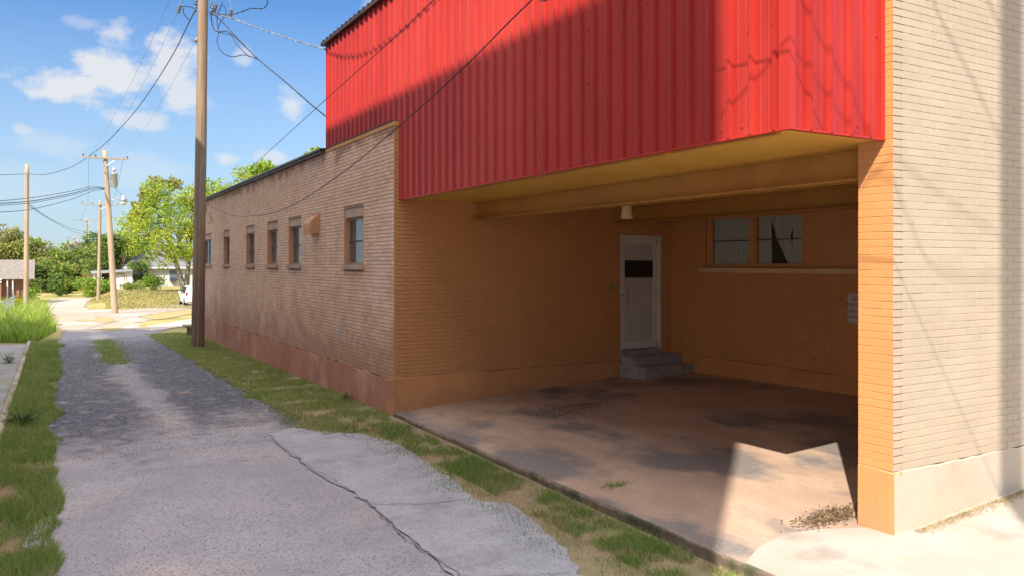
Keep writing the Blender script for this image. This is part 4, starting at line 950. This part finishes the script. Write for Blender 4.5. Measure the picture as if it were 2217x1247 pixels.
back = [  # u, v base, top v, depth, spread m, mat, label
 (-25, 625, 480, 145, 6.0, m_ol, 'tall olive brown tree at the left edge behind the brick house'),
 (22, 625, 487, 150, 5.5, m_ol, 'round olive tree rising above the brick house roof'),
 (66, 625, 512, 148, 4.8, m_gr, 'green tree directly behind the bare pole'),
 (100, 622, 517, 160, 5.2, m_ol, 'wide olive tree in the middle of the far tree line'),
 (138, 622, 533, 158, 4.2, m_gr, 'low green tree left of the far transformer poles'),
 (176, 622, 520, 175, 5.5, m_gr, 'green tree behind the far transformer poles'),
 (214, 618, 500, 140, 5.0, m_dk, 'tall dark tree behind the slim crossarm pole'),
 (235, 618, 508, 135, 3.6, m_gr, 'mid green tree between two crossarm poles'),
 (298, 618, 520, 135, 4.5, m_dk, 'dark tree behind the roof of the white house'),
 (105, 630, 560, 125, 3.4, m_gr, 'bushy green tree right of the brick house'),
 (82, 634, 578, 120, 2.6, m_dk, 'dark leafy bush tree beside the brick house'),
 (146, 628, 566, 128, 3.0, m_gr, 'small green tree at the end of the road'),
 (134, 632, 590, 118, 2.2, m_dk, 'low dark tree overhanging the road end'),
 (196, 622, 560, 130, 2.8, m_dk, 'small dark tree behind the yellow bush')]
for i, (u, vb, vt, d, sp_r, mt, lab) in enumerate(back):
    b = at(u, vb, d); b.z = gz(b.x, b.y) if d < 130 else b.z; h = at(u, vt, d).z-b.z
    tree('tree', lab, 'tree', b, h, sp_r, mt, 5200, .3 if d > 130 else .22, trunk_h=.05, seed=30+i, group='trees of the far tree line', r0=.2)
for (u, v, d, sp_r, lab) in [(520, 360, 62, 2.6, 'yellow green treetop showing above the low roof, left one'), (572, 352, 60, 2.0, 'yellow green treetop showing above the middle of the low roof'), (690, 314, 48, 1.6, 'small treetop showing beside the red siding above the low roof')]:
    p = at(u, v, d); b = Vector((p.x, p.y, gz(p.x, p.y))); tree('tree', lab, 'tree', b, p.z-b.z+.3, sp_r, m_yg, 5000, .13, trunk_h=.45, seed=int(u), group='treetops behind the low roof')
def bush(name, label, u, v, d, rx, rz, mat, n, size, group=None, seed=1):
    p = at(u, v, d); z = gz(p.x, p.y); r = random.Random(seed)
    t = thing(name, (p.x, p.y, z), label, 'bush', group)
    cs = [(p.x+r.uniform(-.6, .6)*rx, p.y+r.uniform(-.5, .5)*rx, z+rz*r.uniform(.35, 1.3), rx*.5, rx*.5, rz*.5) for _ in range(7)]
    m = MB()
    for c in cs: m.tube([(p.x, p.y, z-.05), c[:3]], [.03*rz, .01], 5)
    m.build('stem', m_bark, t); V, Fq = leaves(cs, n, size, 0, seed); npmesh('foliage', V, Fq, mat, t); return t
bush('bush', 'round yellow green bush in front of the rusty shed', 200, 632, 100, 2.3, 1.5, m_br, 4500, .14, seed=2)
bush('bush', 'pale feathery bush in front of the white house', 335, 627, 98, 1.6, 1.2, m_br, 2200, .10, seed=3)
bush('bush', 'low green shrub at the corner of the white shed', 290, 629, 100, 1.8, .7, m_gr, 1500, .12, seed=4)
bush('bush', 'dark leafy shrub at the road end', 128, 636, 108, 1.4, 1.4, m_dk, 1800, .14, seed=5)
bush('bush', 'yellow flowering bush between the fence and the bare pole', 30, 668, 62, .8, .7, leafmat('yellow_flower_leaf', (.5,.42,.04), (.25,.3,.05)), 1500, .06, seed=6)
bush('bush', 'sunlit yellow green shrub beside the brick porch', 72, 622, 88, 1.6, 1.2, m_br, 1500, .12, seed=7)
def weedy(name, label, p, s, n, mat, seed):
    r = random.Random(seed); t = MB(); 
    for k in range(n):
        a = r.uniform(0, 6.28); el_ = r.uniform(.3, 1.3); L = s*r.uniform(.5, 1.1); tip = Vector(p)+Vector((math.cos(a)*math.cos(el_)*L, math.sin(a)*math.cos(el_)*L, math.sin(el_)*L))
        q = Vector(p).lerp(tip, r.uniform(.4, 1)); w_ = s*.16; dv = Vector((math.cos(a), math.sin(a), .2))*w_; sv = Vector((-math.sin(a), math.cos(a), 0))*w_*.5
        t.add([q-dv, q-sv, q+dv, q+sv], [(0,1,2,3)]); 
        if k % 4 == 0: t.tube([p, tip], .003, 4)
    return tag(t.build(name, mat), label, 'weed')
weedy('weed', 'broad leafed weed at the foot of the alley wall near its corner', (4.55, 13.9, gz(4.5, 13.9)), .22, 60, m_gr, 1)
weedy('weed', 'dark leafy weed growing in the left grass strip beside the kerb', (-.38, 14.2, gz(0, 14.2)), .34, 120, m_dk, 2)
weedy('weed', 'small weed in a crack of the left concrete pad', (-.95, 24.5, gz(0, 24.5)+.02), .3, 80, m_dk, 3)
weedy('weed', 'small weed against the slab edge near the wall corner', (4.53, 10.9, gz(4.5, 10.9)), .14, 50, m_gr, 4)

# ---------------------------------------------------------------- far houses, shed, car, bench, fence
m_wsid = M('white_lap_siding', (.66, .63, .56), (.60, .57, .50), 1, .6)
m_roofg = M('grey_shingle', (.20, .19, .195), (.15, .145, .15), 3, .9)
m_rooft = M('tan_shingle', (.22, .19, .165), (.17, .15, .13), 3, .9)
m_brick2 = M('red_tan_brick', (.36, .19, .12), (.30, .15, .10), 6, .85)
m_rust = M('rusty_steel', (.26, .11, .06), (.17, .08, .05), 3, .8)
m_wwhite = M('white_trim', (.78, .77, .74), None, 1, .5)
m_pane = M('far_window_glass', (.12, .15, .18), None, 1, .1, spec=.6)
def lap(m, x0, x1, y, z0, z1, step=.2):
    z = z0
    while z < z1-.01: m.add([(x0, y-.03, z), (x1, y-.03, z), (x1, y, min(z+step, z1)), (x0, y, min(z+step, z1)), (x0, y, z), (x1, y, z)], [(0,1,2,3),(4,5,1,0)]); z += step
# white house
h0 = at(280, 625, 110); hx0, hy = h0.x-.3, h0.y; hx1 = hx0+20; hz = -1.0
hs = thing('white_house', (hx0+8, hy, hz), 'low white sided house with grey roof behind the yellow green tree', 'house')
m = MB(); lap(m, hx0, hx1, hy, hz, hz+2.75); m.box((hx0, hy+.001, hz-.3), (hx1, hy+7, hz+2.75)); m.build('wall', m_wsid, hs)
m = MB(); m.add([(hx0-.5, hy-.6, hz+2.7), (hx1, hy-.6, hz+2.7), (hx1, hy+3.5, hz+5.1), (hx0+2.6, hy+3.5, hz+5.1), (hx0-.5, hy+7.6, hz+2.7), (hx1, hy+7.6, hz+2.7)], [(0,1,2,3),(3,2,5,4),(0,3,4)]); m.build('roof', m_roofg, hs)
MB().box((hx0-.5, hy-.66, hz+2.55), (hx1, hy-.6, hz+2.74)).build('fascia', m_wwhite, hs)
for (a_, b_, c_, d_) in ((1.3, 2.6, 1.0, 2.3), (5.4, 6.6, .9, 2.4), (9., 10.3, 1.0, 2.2)):
    f = MB().box((hx0+a_-.08, hy-.07, hz+c_-.08), (hx0+b_+.08, hy-.032, hz+d_+.08)).build('window', m_wwhite, hs); MB().box((hx0+a_, hy-.09, hz+c_), (hx0+b_, hy-.071, hz+d_)).build('pane', m_pane, f)
MB().box((hx0+5.5, hy-.5, hz+.7), (hx0+6.3, hy-.092, hz+1.2)).build('air_conditioner', m_bar, hs)
# shed with open front
s0 = at(202, 627, 104); sx0, sy = s0.x, s0.y; sz = -1.25; sw = 4.6
sh = thing('shed', (sx0+2, sy, sz), 'white metal shed with low rusty roof and open dark bay', 'shed')
m = MB(); lap(m, sx0, sx0+1.0, sy, sz, sz+2.2, .25); m.box((sx0, sy+.01, sz-.2), (sx0+1.0, sy+.08, sz+2.2)); m.build('wall', m_wwhite, sh); m = MB(); lap(m, sx0+2.6, sx0+sw, sy, sz, sz+2.45, .25); m.box((sx0+2.6, sy+.01, sz-.2), (sx0+sw, sy+.08, sz+2.4)); m.box((sx0+sw-.08, sy+.08, sz), (sx0+sw, sy+3, sz+2.5)); m.build('wall', m_wwhite, sh)
MB().add([(sx0-.2, sy-.5, sz+2.2), (sx0+sw+.1, sy-.5, sz+2.55), (sx0+sw+.1, sy+3.2, sz+2.75), (sx0-.2, sy+3.2, sz+2.5), (sx0-.2, sy-.5, sz+2.12), (sx0+sw+.1, sy-.5, sz+2.47)], [(0,1,2,3),(4,5,1,0)]).build('roof', m_steel, sh)
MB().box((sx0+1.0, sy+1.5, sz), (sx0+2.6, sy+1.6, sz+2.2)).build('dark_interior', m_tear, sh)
m = MB(); 
for (a_, b_) in (((sx0+1.05, sy-.3, sz+2.1), (sx0+3.6, sy-.3, sz+2.15)), ((sx0+3.6, sy-.3, sz+2.15), (sx0+3.8, sy-.3, sz)), ((sx0+1.3, sy, sz+1.9), (sx0+2.5, sy, sz+.9)), ((sx0+1.6, sy, sz+2.), (sx0+2.6, sy, sz+1.3))): m.tube([a_, b_], .05, 6)
m.build('rusty_frame', m_rust, sh)
MB().box((sx0-1.2, sy+.2, sz-.2), (sx0-.02, sy+2.5, sz+2.)).build('rusty_lean_to', m_rust, sh)
# brick house at left
e = at(74, 655, 86); ex, ey = e.x, e.y; ez = gz(ex, ey)
bh = thing('brick_house', (ex-4, ey+3, ez), 'brown brick house with tan shingle roof and white gable trim', 'house')
MB().box((ex-14, ey+2, ez-.3), (ex-.55, ey+9, ez+2.75)).build('wall', m_brick2, bh)
m = MB(); m.add([(ex-15, ey+1.2, ez+2.65), (ex, ey+1.2, ez+2.65), (ex, ey+5.5, ez+4.75), (ex-15, ey+5.5, ez+4.75), (ex, ey+9.8, ez+2.65), (ex-15, ey+9.8, ez+2.65)], [(0,1,2,3),(3,2,4,5)])
m.add([(ex-3.1, ey-.4, ez+2.6), (ex-6.2, ey-.4, ez+4.2), (ex-6.2, ey+5., ez+4.2), (ex-3.1, ey+3., ez+2.6)], [(0,1,2,3)]); m.build('roof', m_rooft, bh)
m = MB(); 
for dz in (0,): m.add([(ex-2.95, ey-.45, ez+2.42), (ex-6.2, ey-.45, ez+4.05), (ex-6.2, ey-.45, ez+4.35), (ex-2.95, ey-.45, ez+2.72), (ex-9.4, ey-.45, ez+2.42), (ex-9.4, ey-.45, ez+2.72)], [(0,1,2,3),(1,4,5,2)])
m.box((ex-4.5, ey-.45, ez+2.3), (ex-2.95, ey-.4, ez+2.55)); m.build('fascia', m_wwhite, bh)
MB().box((ex-9, ey+.1, ez+2.55), (ex-3.4, ey+.2, ez+3.4)).build('gable_siding', m_wsid, bh)
for x_ in (ex-3.9, ex-6.9): MB().box((x_, ey-.3, ez-.3), (x_+.9, ey+.4, ez+2.55)).build('brick_column', m_brick2, bh)
for x_ in (ex-2.5, ex-2.0): MB().tube([(x_, ey+1.4, ez), (x_, ey+1.4, ez+2.6)], .07, 8).build('porch_post', m_wwhite, bh)
gw = gnd(62, 664)
tag(MB().box((gw.x-1.3, gw.y, gw.z-.1), (gw.x+.9, gw.y+.35, gw.z+.6), c=.02).build('low_brick_wall', m_brick2), 'low red brick wall stub behind the bare pole', 'wall')
mb_ = gnd(88, 640)
t = thing('mailbox', mb_, 'small dark mailbox on a post by the brick house', 'mailbox')
MB().box((mb_.x-.07, mb_.y-.07, mb_.z), (mb_.x+.07, mb_.y+.07, mb_.z+1.1)).build('post', m_farwood, t); MB().tube([(mb_.x, mb_.y-.3, mb_.z+1.25), (mb_.x, mb_.y+.3, mb_.z+1.25)], .2, 12).build('box', m_bar, t)
# chain link fence at the left edge
f0 = gnd(8, 706); t = thing('chain_fence', f0, 'grey chain link fence section at the left edge by the weeds', 'fence')
fx_, fy_ = f0.x, f0.y; gzf = f0.z
MB().tube([(fx_, fy_, gzf), (fx_, fy_, gzf+1.25)], .035, 10).build('fence_post', m_steel, t)
MB().tube([(fx_-4, fy_+2.4, gzf+1.2), (fx_, fy_, gzf+1.2), (fx_, fy_+14, gzf+.95)], .025, 8).build('top_rail', m_steel, t)
m = MB()
for k in range(22): y = fy_+k*.6; m.tube([(fx_, y, gz(fx_, y)), (fx_, y+.9, gzf+1.15)], .006, 3); m.tube([(fx_, y+.9, gz(fx_, y)), (fx_, y, gzf+1.15)], .006, 3)
m.build('mesh_wire', m_steel, t)
# white SUV seen from behind
m_car = M('white_car_paint', (.78, .78, .78), None, 1, .25, spec=.5, coat=.5); m_tyre = M('tyre', (.02,.02,.02), None, 1, .85); m_cglass = M('car_glass', (.02,.03,.045), None, 1, .06, spec=.7); m_tail = M('tail_lamp', (.35,.02,.02), None, 1, .3)
c0 = at(402, 663, 72); cxx, cyy = c0.x, c0.y; cz = gz(cxx, cyy)
car = thing('parked_car', (cxx+.93, cyy+2.3, cz), 'white parked suv seen from behind, partly hidden by the near pole', 'car')
def loft(secs, name, mat, parent, smooth=True):
    m = MB(); n = len(secs[0]); vs = [p for s_ in secs for p in s_]
    m.add(vs, [(j*n+i, j*n+(i+1) % n, (j+1)*n+(i+1) % n, (j+1)*n+i) for j in range(len(secs)-1) for i in range(n)]+[tuple(reversed(range(n))), tuple((len(secs)-1)*n+i for i in range(n))])
    return m.build(name, mat, parent, smooth=False)
def sec(y, zb, zs, zt, wb, ws, wt):
    X = cxx+.93; return [(X-wb, cyy+y, cz+zb), (X-ws, cyy+y, cz+zb+.15), (X-ws, cyy+y, cz+zs), (X-wt, cyy+y, cz+zt-.05), (X-wt+.12, cyy+y, cz+zt), (X+wt-.12, cyy+y, cz+zt), (X+wt, cyy+y, cz+zt-.05), (X+ws, cyy+y, cz+zs), (X+ws, cyy+y, cz+zb+.15), (X+wb, cyy+y, cz+zb)]
body = loft([sec(0, .45, .85, .95, .8, .86, .82), sec(.06, .3, .95, 1.1, .88, .93, .9), sec(.25, .28, 1.02, 1.7, .9, .95, .72), sec(.6, .25, 1.05, 1.75, .9, .95, .70), sec(2.4, .25, 1.03, 1.75, .9, .95, .70), sec(3.0, .25, 1.02, 1.62, .9, .95, .68), sec(3.5, .25, 1.0, 1.12, .9, .95, .85), sec(4.4, .3, .9, .98, .88, .93, .8), sec(4.65, .4, .75, .8, .75, .8, .7)], 'body', m_car, car)
X = cxx+.93
MB().add([(X-.68, cyy+.13, cz+1.12), (X+.68, cyy+.13, cz+1.12), (X+.60, cyy+.225, cz+1.62), (X-.60, cyy+.225, cz+1.62)], [(0,1,2,3)]).build('rear_window', m_cglass, car)
MB().add([(X-.955, cyy+.7, cz+1.08), (X-.955, cyy+3.1, cz+1.06), (X-.745, cyy+2.6, cz+1.62), (X-.745, cyy+.8, cz+1.66)], [(0,3,2,1)]).build('side_window', m_cglass, car)
for s_ in (-1, 1):
    MB().box((X+s_*.84-.07, cyy-.01, cz+.95), (X+s_*.84+.07, cyy+.12, cz+1.25)).build('tail_lamp', m_tail, car)
    for y_ in (.85, 3.75):
        w_ = MB().tube([(X+s_*.74, cyy+y_, cz+.36), (X+s_*.97, cyy+y_, cz+.36)], .36, 22).build('wheel', m_tyre, car)
        MB().tube([(X+s_*.96, cyy+y_, cz+.36), (X+s_*.98, cyy+y_, cz+.36)], .22, 16).build('rim', m_steel, w_)
MB().box((X-1.15, cyy+2.95, cz+1.05), (X-.95, cyy+3.05, cz+1.25), c=.03).build('mirror', m_car, car)
MB().box((X-.25, cyy-.02, cz+.72), (X+.25, cyy-.005, cz+.85)).build('licence_plate', m_bar, car)
MB().box((X-.86, cyy-.06, cz+.38), (X+.86, cyy+.02, cz+.56), c=.02).build('bumper', m_car, car)
# bench by the far end of the wall
bp = gnd(405, 727); bz = gz(bp.x, bp.y)
bn = thing('concrete_bench', (bp.x, bp.y, bz), 'pale concrete bench just left of the near pole by the wall end', 'bench')
MB().box((bp.x-.15, bp.y-.25, bz+.34), (bp.x+1.1, bp.y+.2, bz+.44), c=.02).build('seat', m_apron, bn)
for x_ in (bp.x+.0, bp.x+.35): MB().box((x_, bp.y-.15, bz), (x_+.14, bp.y+.1, bz+.34)).build('leg', m_bark, bn)
